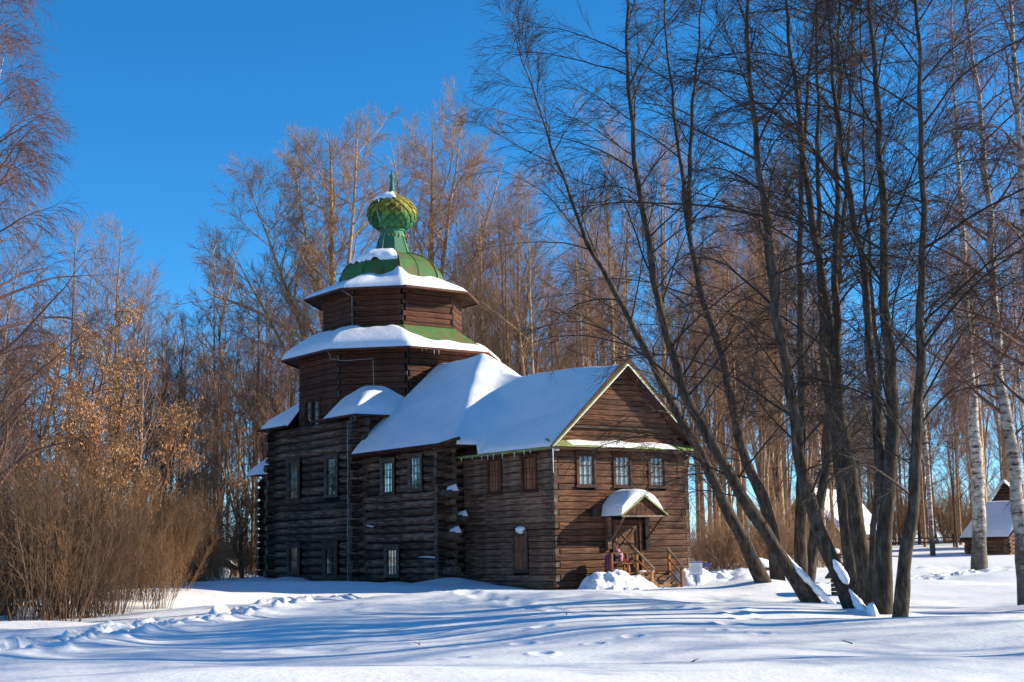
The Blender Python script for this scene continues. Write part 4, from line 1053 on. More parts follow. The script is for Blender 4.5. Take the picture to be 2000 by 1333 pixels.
def build_tree(rs, trunks, lv, tmats, twmat, name='crown'):
    """trunks: list of (pts (K,3), rad (K,)); lv: list of level dicts. returns trunk mesh, crown mesh"""
    tp = [tubes(np.array(p)[None], np.array(r)[None], 10) for p, r in trunks]
    v, f = join(tp); tm = npmesh('trunk', v, f, tmats)
    parts_big = []; parts = []
    for p, r in trunks:
        pts = np.array(p)[None]; rad = np.array(r)[None]
        Lt = np.linalg.norm(np.diff(pts[0], axis=0), axis=1).sum()
        for li, L in enumerate(lv):
            n = L['n'] if li else max(3, int(L['n'] * min(1.4, Lt / L.get('ref', Lt))))
            s, d, t, pr_ = children(rs, pts, rad, n, L['t0'], L['t1'], L['a'][0], L['a'][1], L.get('up', 0), L.get('tp', 1))
            ln = L['len'](t, rs) if callable(L['len']) else L['len'] * rs.uniform(.6, 1.25, len(t)) * (1.1 - .55 * t)
            if li == 0: ln = ln * L.get('scale', 1.0)
            K = L['K']; gv = L['g'](t) if callable(L['g']) else L['g']; pp = grow(rs, s, d, ln, K, L['w'], gv, L.get('gp', 1))
            r0 = np.minimum(pr_ * L['rk'], L['rmax'] * (ln / ln.max()) ** .7); r0 = np.maximum(r0, L['rmin'])
            rd = taper(r0, L['rend'], K)
            (parts_big if L.get('big') else parts).append(tubes(pp, rd, L['s']))
            pts, rad = pp, rd
    big = join(parts_big) if parts_big else None; sm = join(parts)
    if big is not None:
        v, f = join([big, sm]); me = npmesh(name, v, f, [tmats, twmat])
        mi = np.ones(len(f), np.int32); mi[:len(big[1])] = 0; me.polygons.foreach_set('material_index', mi)
    else: me = npmesh(name, sm[0], sm[1], twmat)
    return tm, me
def tree_obj(name, loc, meshes, rz=0.0, sc=1.0, **k):
    o = empty(name, loc, rz, **k); o.scale = (sc, sc, sc)
    for nm, me in meshes: link(nm, me, o)
    return o
def copy_tree(src, loc, rz, sc, label=None, group=None):
    r = src.copy(); COL.objects.link(r); r.location = loc; r.rotation_euler = (0, 0, rz); r.scale = (sc, sc, sc)
    if label: r['label'] = label
    if group: r['group'] = group
    for ch in list(src.children):
        c = ch.copy(); COL.objects.link(c); c.parent = r
    return r
def straight(rs, H, r0, K=14, lean=.0, wob=.12):
    z = np.linspace(0, H, K + 1); a = rs.uniform(0, 6.28); t = z / H
    x = lean * H * t ** 1.4 * math.cos(a) + np.cumsum(rs.normal(size=K + 1)) * wob * t; y = lean * H * t ** 1.4 * math.sin(a) + np.cumsum(rs.normal(size=K + 1)) * wob * t
    return np.stack([x, y, z - .3], 1), r0 * (1 - t) ** .85 + .012

# --- dark lindens of the front clump, each trunk its own curve
LIND = [dict(n=34, ref=17, t0=.15, t1=.985, a=(30, 66), up=.7, K=9, w=.075, g=lambda t: -.27 + .24 * t, gp=1.2, rk=.5, rmax=.036, rmin=.012, rend=.005, s=5, big=False,
             len=lambda t, rs: (5.4 - 3.6 * np.abs(t - .38) * 1.35) * rs.uniform(.4, 1.12, len(t))),
        dict(n=15, t0=.12, t1=.99, a=(18, 44), up=.0, K=4, w=.08, g=-.09, rk=.5, rmax=.010, rmin=.006, rend=.004, s=3, len=1.45),
        dict(n=9, t0=.12, t1=1.0, a=(18, 44), K=2, w=.10, g=-.06, rk=.6, rmax=.006, rmin=.0048, rend=.0035, s=3, len=.55)]
def traced(path, Y0, Y1, r0, extra=5.0, rtop=.06, first=True):
    """trunk through photo pixels, its depth drifting from Y0 to Y1, base sunk into the snow"""
    n = len(path); pts = [pix(px, py, Y0 + (Y1 - Y0) * (path[0][1] - py) / 1200.0) for px, py in path]
    pts = np.array(pts); b = pts[0].copy(); d0 = (pts[0] - pts[1]) / max(1e-6, abs(pts[0][2] - pts[1][2])); g = gz(b[0], b[1]) - .25
    if first and b[2] > g: pts = np.vstack([b + d0 * (b[2] - g), pts])
    d = norm((pts[-1] - pts[-2])[None])[0]
    if extra: pts = np.vstack([pts, [pts[-1] + d * extra * (i + 1) / 3 + np.array([0, 0, .1 * i]) for i in range(3)]])
    L = np.concatenate([[0], np.cumsum(np.linalg.norm(np.diff(pts, axis=0), axis=1))]); t = np.linspace(0, 1, 44)
    # Catmull-Rom style smoothing on a denser parameter
    q_ = np.stack([np.interp(t * L[-1], L, pts[:, i]) for i in range(3)], 1)
    q_[1:-1] = q_[1:-1] * .5 + (q_[:-2] + q_[2:]) * .25
    kx, ky = path[0][0] * .37, path[0][1] * .21; s_ = t * L[-1]
    q_[:, 0] += (.026 * np.sin(s_ * 1.9 + kx) + .02 * np.sin(s_ * 3.7 + ky)) * np.minimum(t * 8, 1); q_[:, 1] += .03 * np.sin(s_ * 2.3 + ky) * np.minimum(t * 8, 1)
    r = (r0 * (.80 * (1 - t) ** 1.5 + .14 * (1 - t)) + rtop * .2) * (1 + .25 * np.exp(-t * 26)) * (1 + .05 * np.sin(s_ * 5 + kx) + .04 * np.sin(s_ * 9 + ky)); r = np.maximum(r, .010)
    return q_, r
LT = [
 ('leftmost and lowest leaning dark linden trunk beside the church', [([(1505, 1165), (1440, 1035), (1390, 930), (1345, 845), (1290, 745), (1230, 622), (1150, 482), (1100, 350), (1060, 235), (1038, 170)], 49, 46, .25, 2.2)]),
 ('long dark leaning linden with a strip of snow along its lower trunk', [([(1592, 1186), (1530, 1098), (1482, 1018), (1426, 931), (1380, 850), (1335, 765), (1300, 655), (1266, 480), (1238, 300), (1226, 150), (1224, 0)], 40, 38, .205, 5)]),
 ('dark linden forking high behind the two leaning trunks', [([(1520, 1142), (1513, 1073), (1504, 1018), (1482, 946), (1448, 890), (1428, 770), (1411, 698), (1378, 600), (1356, 522), (1340, 412), (1318, 230), (1304, 110), (1296, 0)], 52, 50, .25, 3),
   ([(1346, 450), (1348, 275), (1360, 130), (1372, 0)], 50.8, 50.4, .10, 3)]),
 ('upright dark linden in the middle with a mossy foot', [([(1564, 1128), (1564, 1000), (1566, 850), (1565, 698), (1562, 520), (1564, 385), (1574, 220), (1586, 80), (1594, 0)], 52, 50, .235, 5)]),
 ('dark linden leaning right behind the clump', [([(1576, 1145), (1597, 1008), (1616, 900), (1619, 800), (1622, 680), (1640, 520), (1655, 330), (1662, 150), (1665, 0)], 54, 53, .23, 4)]),
 ('leaning linden of the front clump with snow in its crook', [([(1676, 1212), (1645, 1140), (1612, 1074), (1585, 993), (1563, 900), (1548, 800), (1533, 698), (1510, 577), (1494, 385), (1472, 264), (1462, 120), (1460, 0)], 33, 31, .185, 5)]),
 ('slim dark linden rising just behind the snowy crook', [([(1672, 1166), (1652, 1060), (1641, 921), (1622, 797), (1609, 690), (1602, 560), (1598, 420), (1598, 275), (1596, 120), (1594, 0)], 44, 43, .20, 5)]),
 ('big dark linden that forks halfway up behind the front clump', [([(1698, 1178), (1686, 1100), (1674, 1010), (1656, 910), (1640, 790), (1626, 690), (1608, 550), (1586, 440), (1566, 275), (1550, 137), (1533, 0)], 40, 38, .245, 5),
   ([(1640, 800), (1634, 680), (1632, 550), (1634, 400), (1636, 275), (1638, 120), (1640, 0)], 38.6, 38.2, .12, 5)]),
 ('thin dark linden stem left of the forked front trunk', [([(1703, 1180), (1704, 1098), (1709, 993), (1716, 880), (1717, 790), (1714, 680), (1700, 540), (1690, 380), (1684, 200), (1680, 0)], 37, 37, .085, 3)]),
 ('thickest front linden that forks low into two stems', [([(1724, 1215), (1726, 1120), (1727, 1040), (1730, 955), (1742, 900), (1748, 839), (1741, 756), (1733, 674), (1728, 550), (1724, 400), (1718, 260), (1706, 110), (1699, 0)], 32.2, 31, .20, 5),
   ([(1727, 985), (1722, 930), (1711, 820), (1703, 715), (1688, 550), (1668, 412), (1642, 300), (1630, 165), (1615, 0)], 32.0, 32.6, .125, 4)]),
 ('rightmost dark linden of the front clump, slightly bowed', [([(1757, 1220), (1767, 1117), (1775, 1024), (1787, 946), (1793, 850), (1794, 760), (1797, 653), (1802, 540), (1803, 400), (1799, 250), (1795, 120), (1790, 0)], 31.4, 30.4, .155, 5)]),
]
lind_meshes = []
for i, (lab, stems) in enumerate(LT):
    rs = np.random.RandomState(100 + i)
    tr = [traced(p, a, b, r, ex, first=(j == 0)) for j, (p, a, b, r, ex) in enumerate(stems)]
    base = tr[0][0][0].copy(); tr = [(p - base, r) for p, r in tr]
    lv = [dict(L) for L in LIND]
    if i == 8: lv[0]['n'] = 14
    if len(stems) > 1: lv[0]['n'] = 25
    tm, cmesh = build_tree(rs, tr, lv, BARK_L, TWIG_L)
    lind_meshes.append((tm, cmesh))
    tree_obj('linden_tree', tuple(base), [('trunk', tm), ('crown', cmesh)], label=lab, cat='tree', group='dark lindens in front of the church')
# snow clinging to leaning trunks
def cling(path, Y0, Y1, wdt, seed, lab, flat=.75):
    P = np.array([pix(px, py, Y0 + (Y1 - Y0) * i / (len(path) - 1)) for i, (px, py) in enumerate(path)])
    L = np.concatenate([[0], np.cumsum(np.linalg.norm(np.diff(P, axis=0), axis=1))])
    def fn(s, t):
        c = np.stack([np.interp(t * L[-1], L, P[:, i]) for i in range(3)], -1); ax = norm((P[-1] - P[0])[None])[0]
        e1 = norm(np.cross(ax, [0, 1, 0])[None])[0]; e2 = np.cross(ax, e1); a = s * 2 * np.pi
        w_ = wdt * np.sin(np.pi * np.clip(t, 0, 1)) ** .55 * (.7 + .5 * t)
        rr_ = w_ * (1 + .38 * n3(c * 1.0 + seed, 5.0) + .2 * n3(c + seed * 3, 14.0))
        return c + (np.cos(a) * rr_)[..., None] * e1 * flat + (np.sin(a) * rr_)[..., None] * e2
    return tag(patch('clinging_snow', SNOW, None, fn, 14, 40, wrap=True), lab, 'snow')
cling([(1524, 1070), (1541, 1094), (1558, 1114), (1576, 1132), (1596, 1152), (1616, 1170), (1636, 1186)], 40.0, 39.5, .14, 1, 'strip of snow along the foot of the long leaning linden')
cling([(1627, 1092), (1634, 1104), (1642, 1116), (1650, 1130), (1657, 1142)], 32.6, 32.5, .13, 2, 'lump of snow clinging to the leaning front linden', 1.0)
cling([(1658, 1150), (1670, 1170), (1682, 1188), (1696, 1206), (1706, 1222)], 32.7, 32.1, .15, 3, 'snow filling the crook of the leaning front linden')
wp = pix(1703, 1205, 32.0)
tag(blob(wp[0], wp[1], wp[2] - .12, .16, .3, .44, 5, name='clinging_snow', parent=None, amp=.14, n=28), 'snow wedge packed between the stems of the front clump', 'snow')

# --- birches on the right
BIR = [dict(n=40, ref=20, t0=.22, t1=.985, a=(35, 70), up=.8, K=8, w=.09, g=-.22, gp=2.2, rk=.5, rmax=.06, rmin=.014, rend=.007, s=5,
            len=lambda t, rs: (4.4 - 3.2 * t) * rs.uniform(.5, 1.15, len(t))),
       dict(n=12, t0=.2, t1=1.0, a=(25, 60), up=-.2, K=5, w=.10, g=-.38, gp=.8, rk=.5, rmax=.013, rmin=.007, rend=.005, s=3, len=1.7),
       dict(n=8, t0=.2, t1=1.0, a=(20, 50), K=2, w=.12, g=-.40, gp=.6, rk=.6, rmax=.007, rmin=.006, rend=.004, s=3, len=.75)]
BT = [('pale birch with sunlit white trunk standing alone on the right field', [([(1913, 1126), (1912, 1040), (1912, 962), (1903, 839), (1893, 715), (1886, 591), (1880, 450), (1872, 340), (1862, 150), (1858, 0)], 68, 67, .36, 4)]),
      ('dark patched birch leaning left near the right edge', [([(2004, 1165), (1993, 1024), (1979, 901), (1964, 797), (1947, 715), (1941, 550), (1929, 385), (1915, 220), (1900, 110), (1885, 0)], 38, 37, .21, 4)]),
      ('white birch trunk leaning in from the top right corner', [([(2030, 1190), (2026, 1000), (2018, 800), (2008, 560), (1996, 350), (1987, 220), (1980, 80), (1974, 0)], 34, 33, .20, 5)])]
for i, (lab, stems) in enumerate(BT):
    rs = np.random.RandomState(200 + i); tr = [traced(p, a, b, r, ex, first=(j == 0)) for j, (p, a, b, r, ex) in enumerate(stems)]
    base = tr[0][0][0].copy(); tr = [(p - base, r) for p, r in tr]
    tm, cmesh = build_tree(rs, tr, BIR, BARK_B, TWIG_B)
    tree_obj('birch_tree', tuple(base), [('trunk', tm), ('crown', cmesh)], label=lab, cat='tree', group='birches on the right')

# --- prototypes for the woods
def proto_aspen(seed, H, r0, bm, tw, stems=1, n1=16, n2=9, n3_=7, t0=.34, ang=(20, 44), grav=.10, ln=.24, wid=.0):
    rs = np.random.RandomState(seed); tr = []
    for j in range(stems):
        h = H * (1 if j == 0 else rs.uniform(.78, .97)); K = 16; t = np.linspace(0, 1, K + 1); a = rs.uniform(0, 6.28)
        f = wid * H * np.maximum(t - .32, 0) / .68 * (0.25 if j == 0 else 1); wb = np.cumsum(rs.normal(size=(K + 1, 2)), 0) * .05 * t[:, None]
        z0 = 0.0 if j == 0 else .3 * h
        z = z0 + (h - z0) * t if j else t * h
        if j: f = wid * H * t ** .9; r = r0 * .55 * (1 - t) ** .9 + .012
        else: r = r0 * (1 - t) ** .9 + .012
        tr.append((np.stack([f * math.cos(a) + wb[:, 0] * (1 if j == 0 else .8), f * math.sin(a) + wb[:, 1] * (1 if j == 0 else .8), z - (.3 if j == 0 else 0)], 1), r))
    if stems > 1: n1 = int(n1 * 1.4 / stems) + 4
    lv = [dict(n=n1, t0=t0, t1=.985, a=ang, up=.2, K=7, w=.08, g=grav, rk=.5, rmax=.06, rmin=.016, rend=.009, s=4, big=True,
               len=lambda t, q_: H * ln * (1 - .55 * t ** 2) * q_.uniform(.45, 1.15, len(t))),
          dict(n=n2, t0=.15, t1=1.0, a=(20, 46), up=.3, K=4, w=.10, g=.07, rk=.5, rmax=.018, rmin=.009, rend=.007, s=3, len=H * .075),
          dict(n=n3_, t0=.15, t1=1.0, a=(20, 50), K=2, w=.12, g=.05, rk=.6, rmax=.009, rmin=.0075, rend=.005, s=3, len=H * .036)]
    return build_tree(rs, tr, lv, bm, tw)
PROTO = [proto_aspen(31, 23, .19, BARK_A, TWIG_A, 3, 17, wid=.09), proto_aspen(33, 21, .17, BARK_A, TWIG_A, 1, 22), proto_aspen(35, 25, .21, BARK_P, TWIG_A, 2, 18, t0=.42, wid=.07),
         proto_aspen(36, 17, .15, BARK_D, TWIG_D, 2, 18, t0=.25, ang=(28, 55), ln=.27, wid=.10), proto_aspen(37, 16, .14, BARK_A, TWIG_A, 3, 16, t0=.22, ang=(25, 50), wid=.14), proto_aspen(41, 23, .19, BARK_B, TWIG_B, 1, 26, t0=.25, ang=(25, 55), grav=-.05)]
psrc = {}
FR = random.Random(77)
def in_church(x, y, m=2.0):
    qx, qy = x - P0[0], y - P0[1]; u = qx * U[0] + qy * U[1]; v = qx * V[0] + qy * V[1]
    return -1.5 - m < u < 9.5 + m and -3 < v < 28 + m
def plant(k, x, y, sc, label, group):
    rz = FR.uniform(0, 6.28); loc = (x, y, gz(x, y) - .1)
    label = label.replace('KIND', ('three stemmed tan', 'single stemmed tan', 'twin stemmed pale', 'twin stemmed brown', 'three stemmed low tan', 'white barked')[k])
    nm = ('forest_tree', 'forest_tree', 'forest_tree', 'bare_tree', 'bare_tree', 'birch_tree')[k]
    if k not in psrc:
        psrc[k] = tree_obj(nm, loc, [('trunk', PROTO[k][0]), ('crown', PROTO[k][1])], rz, sc, label=label, cat='tree', group=group)
    else: copy_tree(psrc[k], loc, rz, sc, label, group)
def scatter(px0, px1, Y0, Y1, n, kinds, sc, label, group, gap=1.6):
    done = []; tries = 0
    while len(done) < n and tries < n * 40:
        tries += 1; Y = math.sqrt(FR.uniform(Y0 ** 2, Y1 ** 2)); x = (FR.uniform(px0, px1) - 1000) / FPX * Y
        if in_church(x, Y) or any((x - a) ** 2 + (Y - b) ** 2 < gap * gap for a, b in done): continue
        done.append((x, Y)); plant(FR.choice(kinds), x, Y, FR.uniform(*sc), label, group)
G1 = 'bare trees of the wood behind the church'
scatter(1380, 2060, 108, 138, 11, [0, 2], (1.05, 1.35), 'very tall KIND tree behind the right hand lindens', 'tall trees behind the right lindens')
scatter(900, 1520, 92, 140, 44, [0, 1, 2, 2, 1], (.9, 1.2), 'tall KIND bare tree in the wood behind the church', G1)
scatter(910, 1140, 90, 112, 8, [0, 2, 1], (.9, 1.1), 'very tall KIND tree just right of the church tower', 'tall pale trees right of the tower')
scatter(560, 960, 100, 130, 14, [0, 1, 2], (.62, .8), 'slender KIND tree in the wood behind the church tower', 'slender trees behind the tower')
scatter(150, 560, 80, 122, 40, [3, 4, 4, 1, 0], (.74, .98), 'KIND bare tree in the wood left of the church', 'bare trees of the wood left of the church')
scatter(-160, 130, 62, 110, 20, [3, 4, 0, 5], (.72, .95), 'KIND bare tree behind the willow thicket at the left edge', 'bare trees behind the left thicket')
scatter(1500, 2080, 138, 178, 34, [0, 2, 1, 5, 1], (.8, 1.1), 'far KIND tree beyond the snow field on the right', 'far trees beyond the right field')
scatter(1560, 2080, 120, 150, 26, [1, 3, 4, 3], (.6, .9), 'lower KIND tree at the far edge of the snow field', 'lower far trees on the right')
scatter(1380, 1620, 82, 105, 12, [3, 4, 0, 5], (.8, 1.0), 'KIND bare tree behind the dark linden trunks', 'bare trees behind the linden trunks')
scatter(1680, 2060, 96, 112, 2, [5], (.95, 1.12), 'slim birch far behind the right hand lindens', 'slim birches behind the right lindens', 5)
# trees standing right of the picture, whose shadows stripe the snow
for (x, y) in ((17.5, 34), (29, 38.5), (20, 44.5), (41, 43), (27, 31), (33, 48), (24, 25.5), (34, 27), (46, 33), (15.6, 29.5), (15.6, 24.0)):
    o = empty('linden_tree', (x, y, gz(x, y) - .2), FR.uniform(0, 6.28), label='dark linden standing beyond the right edge of the picture', cat='tree', group='lindens right of the picture')
    tm, cm_ = lind_meshes[3]; o.scale = (1, 1, 1); link('trunk', tm, o); link('crown', cm_, o)

# --- the two great poplars behind the tower
def poplar(seed, px, Y, H, stems, label):
    rs = np.random.RandomState(seed); x = (px - 1000) / FPX * Y; tr = []
    K = 16
    for (lx, ly, h, r0) in stems:
        t = np.linspace(0, 1, K + 1); w1 = np.cumsum(rs.normal(size=(K + 1, 2)), 0) * .07 * t[:, None]
        fz = np.maximum(t - .42, 0) / .58; bx = lx * fz ** .92; by = ly * fz ** .92
        tr.append((np.stack([bx + w1[:, 0], by + w1[:, 1], t * h - .3], 1), r0 * (1 - t) ** .8 + .015))
    lv = [dict(n=19, tp=.8, t0=.40, t1=.93, a=(26, 62), up=.35, K=8, w=.085, g=.07, rk=.55, rmax=.085, rmin=.022, rend=.012, s=5, big=True,
               len=lambda t, q_: H * .235 * (1.12 - .45 * t) * q_.uniform(.5, 1.15, len(t))),
          dict(n=12, t0=.15, t1=1.0, a=(26, 60), up=.35, K=4, w=.11, g=.07, rk=.5, rmax=.026, rmin=.012, rend=.009, s=3, len=H * .072),
          dict(n=15, t0=.10, t1=1.0, a=(22, 56), up=.1, K=2, w=.13, g=.05, rk=.6, rmax=.011, rmin=.009, rend=.006, s=3, len=H * .032)]
    tm, cm_ = build_tree(rs, tr, lv, BARK_P, TWIG_P)
    tree_obj('poplar_tree', (x, Y, gz(x, Y)), [('trunk', tm), ('crown', cm_)], label=label, cat='tree')
poplar(301, 650, 95, 29, [(-.6, 0, 30.6, .42), (-3.3, 2, 29.6, .30), (-6.0, 1, 27.0, .26), (-7.6, 0, 22.5, .2), (2.0, -2, 30.4, .30)], 'great pale poplar rising behind the left side of the tower')
poplar(302, 838, 100, 30, [(.3, 0, 32.4, .42), (3.0, -2, 32.0, .32), (5.6, 0, 29.8, .28), (-2.3, 2, 31.8, .30)], 'great pale poplar rising behind the right side of the tower')
rs = np.random.RandomState(310)
# a crooked tree with long bent limbs left of the tower
tr = [(np.array([pix(px, py, 88) for px, py in ((612, 930), (560, 905), (520, 850), (476, 790), (440, 740), (430, 690), (428, 640), (450, 560))]), np.array([.2, .2, .19, .17, .15, .12, .09, .03])),
      (np.array([pix(px, py, 90) for px, py in ((640, 680), (585, 660), (540, 630), (500, 607), (455, 590), (420, 580), (390, 560))]), np.array([.15, .14, .13, .11, .09, .06, .02]))]
tr[1][0][0] = tr[1][0][0]
b0 = pix(640, 1120, 90); b0[2] = gz(b0[0], b0[1]) - .2
main = np.vstack([np.array([b0]), [pix(632, 960, 90)], tr[1][0]]); r_main = np.concatenate([[.26, .22], tr[1][1]])
side = np.vstack([[pix(632, 970, 90)], tr[0][0]]); r_side = np.concatenate([[.2], tr[0][1]])
def dens(p, r, n=22):
    L = np.concatenate([[0], np.cumsum(np.linalg.norm(np.diff(p, axis=0), axis=1))]); t = np.linspace(0, L[-1], n)
    return np.stack([np.interp(t, L, p[:, i]) for i in range(3)], 1) - b0, np.interp(t, L, r)
lv = [dict(n=22, ref=14, t0=.3, t1=.98, a=(35, 65), up=1.2, K=7, w=.12, g=.12, rk=.5, rmax=.06, rmin=.02, rend=.012, s=4, big=True, len=lambda t, q_: 3.6 * q_.uniform(.4, 1.1, len(t))),
      dict(n=9, t0=.15, t1=1, a=(25, 55), up=.3, K=4, w=.14, g=.05, rk=.5, rmax=.022, rmin=.013, rend=.009, s=3, len=1.2),
      dict(n=6, t0=.15, t1=1, a=(25, 55), K=3, w=.14, g=.03, rk=.6, rmax=.012, rmin=.010, rend=.008, s=3, len=.55)]
tm, cm_ = build_tree(rs, [dens(main, r_main), dens(side, r_side)], lv, BARK_P, TWIG_A)
tree_obj('crooked_tree', tuple(b0), [('trunk', tm), ('crown', cm_)], label='crooked tree reaching long bent limbs left of the church tower', cat='tree')

# --- tall birches at the left edge with hanging twigs
def hanging(seed, px, Y, H, r0, label):
    rs = np.random.RandomState(seed); x = (px - 1000) / FPX * Y; tr = [straight(rs, H, r0, lean=.02)]
    lv = [dict(BIR[0], n=44, ref=H, t0=.16, a=(35, 65), g=-.10, gp=2.5, rmax=.075, big=False, len=lambda t, q_: (6.2 - 4.6 * t) * q_.uniform(.5, 1.1, len(t))), dict(BIR[1], n=13, len=2.0), dict(BIR[2], n=10, len=.8)]
    tm, cm_ = build_tree(rs, tr, lv, BARK_B, TWIG_B)
    tree_obj('birch_tree', (x, Y, gz(x, Y) - .1), [('trunk', tm), ('crown', cm_)], label=label, cat='tree')
hanging(401, -25, 44, 21, .22, 'tall birch with hanging red brown twigs at the left edge')
hanging(402, -70, 52, 21, .20, 'second hanging birch behind the tall one at the left edge')

# --- maples with dry leaf clusters
def leafy(seed, px, Y, H, label, nleaf=5200, lo=.15):
    rs = np.random.RandomState(seed); x = (px - 1000) / FPX * Y
    tr = [straight(rs, H, .13, lean=.1), straight(rs, H * .85, .10, lean=.18), straight(rs, H * .7, .09, lean=.25)]
    lv = [dict(n=24, ref=H, t0=.15, t1=.98, a=(30, 60), up=.3, K=6, w=.12, g=.02, rk=.5, rmax=.05, rmin=.016, rend=.010, s=4, big=True, len=lambda t, q_: H * (.30 - .2 * t) * q_.uniform(.5, 1.1, len(t))),
          dict(n=8, t0=.2, t1=1, a=(25, 60), K=4, w=.14, g=-.04, rk=.5, rmax=.018, rmin=.011, rend=.008, s=3, len=1.1),
          dict(n=4, t0=.2, t1=1, a=(25, 60), K=2, w=.14, g=-.06, rk=.6, rmax=.010, rmin=.008, rend=.006, s=3, len=.5)]
    tm, cm_ = build_tree(rs, tr, lv, BARK_D, TWIG_A)
    n = len(cm_.vertices); co = np.empty(n * 3, np.float32); cm_.vertices.foreach_get('co', co); co = co.reshape(-1, 3)
    k = rs.choice(np.arange(n // 3, n), nleaf); c = co[k]; c = c[c[:, 2] > lo * H]
    # clusters: several hanging keys round each chosen twig point
    c = np.repeat(c, 2, 0) + rs.normal(size=(len(c) * 2, 3)) * np.array([.07, .07, .05])
    a = norm(rs.normal(size=c.shape)) * .022; d = norm(rs.normal(size=c.shape) * .45 + np.array([0, 0, -1.0])) * rs.uniform(.05, .12, (len(c), 1))
    v = np.stack([c - a, c + a, c + a * 1.4 + d, c - a * .6 + d], 1).reshape(-1, 3); f = np.arange(len(v)).reshape(-1, 4)
    lm = npmesh('dry_leaves', v, f, LEAF, False)
    o = tree_obj('maple_tree', (x, Y, gz(x, Y) - .1), [('trunk', tm), ('crown', cm_)], label=label, cat='tree', group='maples keeping dry leaves')
    link('dry_leaves', lm, o, kind='stuff'); return o
m1 = leafy(501, 150, 62, 12.8, 'bare maple full of dry orange keys above the left thicket', 4600)
m2 = leafy(502, 290, 66, 8.5, 'lower maple with dry orange keys right of the taller one', 3400)
m3 = leafy(503, 40, 58, 11, 'maple with dry orange keys at the left edge', 4200)
leafy(506, 340, 70, 8.5, 'maple with sparse orange keys in front of the left wood', 3400)
leafy(507, 215, 60, 9.5, 'broad maple with dry orange keys just behind the willow thicket', 4000)
leafy(504, 395, 76, 7.0, 'small maple with pale dry keys nearest the church', 1500)
leafy(505, 470, 84, 6.0, 'low maple bush with dry keys beside the snowy shelter', 1300)

# --- willow thicket and other shrubs
def shrub(seed, H, n, r0, tw, spread=.35, n2=9, n3_=4):
    rs = np.random.RandomState(seed); a = rs.uniform(0, 6.28, n); rr_ = rs.uniform(0, .9, n)
    p = np.stack([np.cos(a) * rr_, np.sin(a) * rr_, np.full(n, -.2)], 1)
    d = norm(np.stack([np.cos(a) * spread * rr_ + rs.normal(size=n) * .13, np.sin(a) * spread * rr_ + rs.normal(size=n) * .13, np.ones(n)], 1))
    ln = H * rs.uniform(.55, 1.1, n); st_ = grow(rs, p, d, ln, 8, .06, .02); rd = taper(np.full(n, r0) * rs.uniform(.6, 1.2, n), .006, 8)
    s, d, t, pr_ = children(rs, st_, rd, n2, .15, 1.0, 15, 42, .3); l2 = H * .26 * rs.uniform(.5, 1.2, len(t)) * (1.1 - .5 * t)
    b2 = grow(rs, s, d, l2, 5, .09, .06); r2 = taper(np.maximum(pr_ * .55, .006), .004, 5)
    s, d, t, pr_ = children(rs, b2, r2, n3_, .2, 1.0, 15, 45, .2); b3 = grow(rs, s, d, H * .12 * rs.uniform(.5, 1.2, len(t)), 3, .1, .05); r3 = taper(np.full(len(t), .006), .004, 3)
    stem = npmesh('stems', *tubes(st_, rd, 5), tw)
    tw_ = npmesh('twigs', *join([tubes(b2, r2, 3), tubes(b3, r3, 3)]), tw)
    return stem, tw_
SHR = [shrub(601, 5.0, 26, .021, TWIG_V, .3), shrub(602, 4.4, 22, .018, TWIG_W, .7), shrub(603, 3.2, 20, .018, TWIG_A, .6), shrub(604, 2.4, 16, .016, TWIG_A, .9)]
SSRC = {}
def bush(k, x, y, sc, label, group, nm='willow_shrub', tilt=None):
    if (k, nm) not in SSRC:
        o = empty(nm, (x, y, gz(x, y)), FR.uniform(0, 6.28), label=label, cat='shrub', group=group); o.scale = (sc, sc, sc)
        link('stems', SHR[k][0], o, kind='stuff'); link('twigs', SHR[k][1], o, kind='stuff'); SSRC[(k, nm)] = o
    else: o = copy_tree(SSRC[(k, nm)], (x, y, gz(x, y)), FR.uniform(0, 6.28), sc, label, group)
    if tilt: o.rotation_euler = (0, tilt, o.rotation_euler[2])
    return o
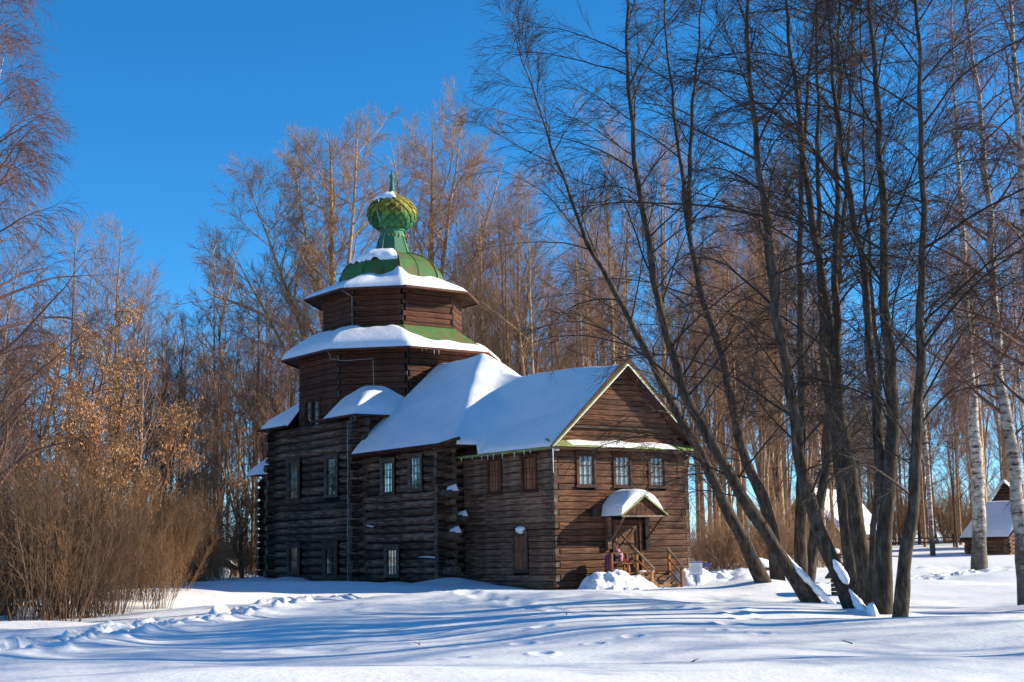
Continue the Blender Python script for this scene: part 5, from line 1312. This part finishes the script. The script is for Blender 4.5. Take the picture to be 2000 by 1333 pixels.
for i in range(48):
    px = FR.uniform(-60, 385); Y = FR.uniform(44, 57) + max(0, px - 120) * .035
    x = (px - 1000) / FPX * Y
    bush(FR.choice((0, 0, 1)), x, Y, FR.uniform(.75, 1.1) * (1.0 if px < 200 else .78), 'brown willow shrub of upright stems in the thicket at the left edge', 'willow shrubs at the left edge')
for px, Y in ((345, 57), (375, 61), (318, 54), (400, 64), (425, 68)):
    x = (px - 1000) / FPX * Y; bush(1, x, Y, FR.uniform(.5, .72), 'low willow shrub leaning over the snow at the right end of the left thicket', 'leaning willow shrubs')
for i in range(30):
    px = FR.uniform(280, 520); Y = FR.uniform(84, 100); x = (px - 1000) / FPX * Y
    if not in_church(x, Y, .5): bush(FR.choice((2, 3)), x, Y, FR.uniform(.9, 1.5), 'bare undergrowth shrub at the foot of the left wood', 'undergrowth of the left wood', 'bare_shrub')
for i in range(34):
    px = FR.uniform(1345, 1640); Y = FR.uniform(78, 96); x = (px - 1000) / FPX * Y
    if not in_church(x, Y, .5): bush(FR.choice((2, 3)), x, Y, FR.uniform(.8, 1.35), 'bare undergrowth shrub behind the vestibule corner', 'undergrowth right of the church', 'bare_shrub')

for i in range(44):
    px = FR.uniform(1540, 2060); Y = FR.uniform(136, 158); x = (px - 1000) / FPX * Y
    bush(FR.choice((2, 3)), x, Y, FR.uniform(1.3, 2.4), 'bare shrub in the brushwood beyond the far rail fence', 'brushwood beyond the fence', 'bare_shrub')
# a few fallen twigs on the snow
for i, (px, py, L_) in enumerate(((1850, 1222, .5), (1095, 1236, .16), (1640, 1264, .2), (812, 1262, .14), (1330, 1292, .12))):
    Y = EYE * FPX / (py - 1085 + .02 * (px - 1000)) * 1.17; x = (px - 1000) / FPX * Y; z = gz(x, Y)
    m = MB().tube([(0, 0, 0), (L_ * .4, .03, .03), (L_, -.02, .05)], [.012, .010, .005], 5)
    m.tube([(L_ * .4, .03, .03), (L_ * .6, .1, .06)], [.007, .004], 4)
    tag(m.build('fallen_twig', BARK_L, None, loc=(x, Y, z + .02), rz=i * 1.3), ('dark forked twig lying right of the front lindens', 'tiny twig on the snow in front of the church side', 'small twig on the striped snow below the front lindens', 'tiny dark twig near the lone footprints', 'tiny twig close to the bottom edge of the snow')[i], 'twig')
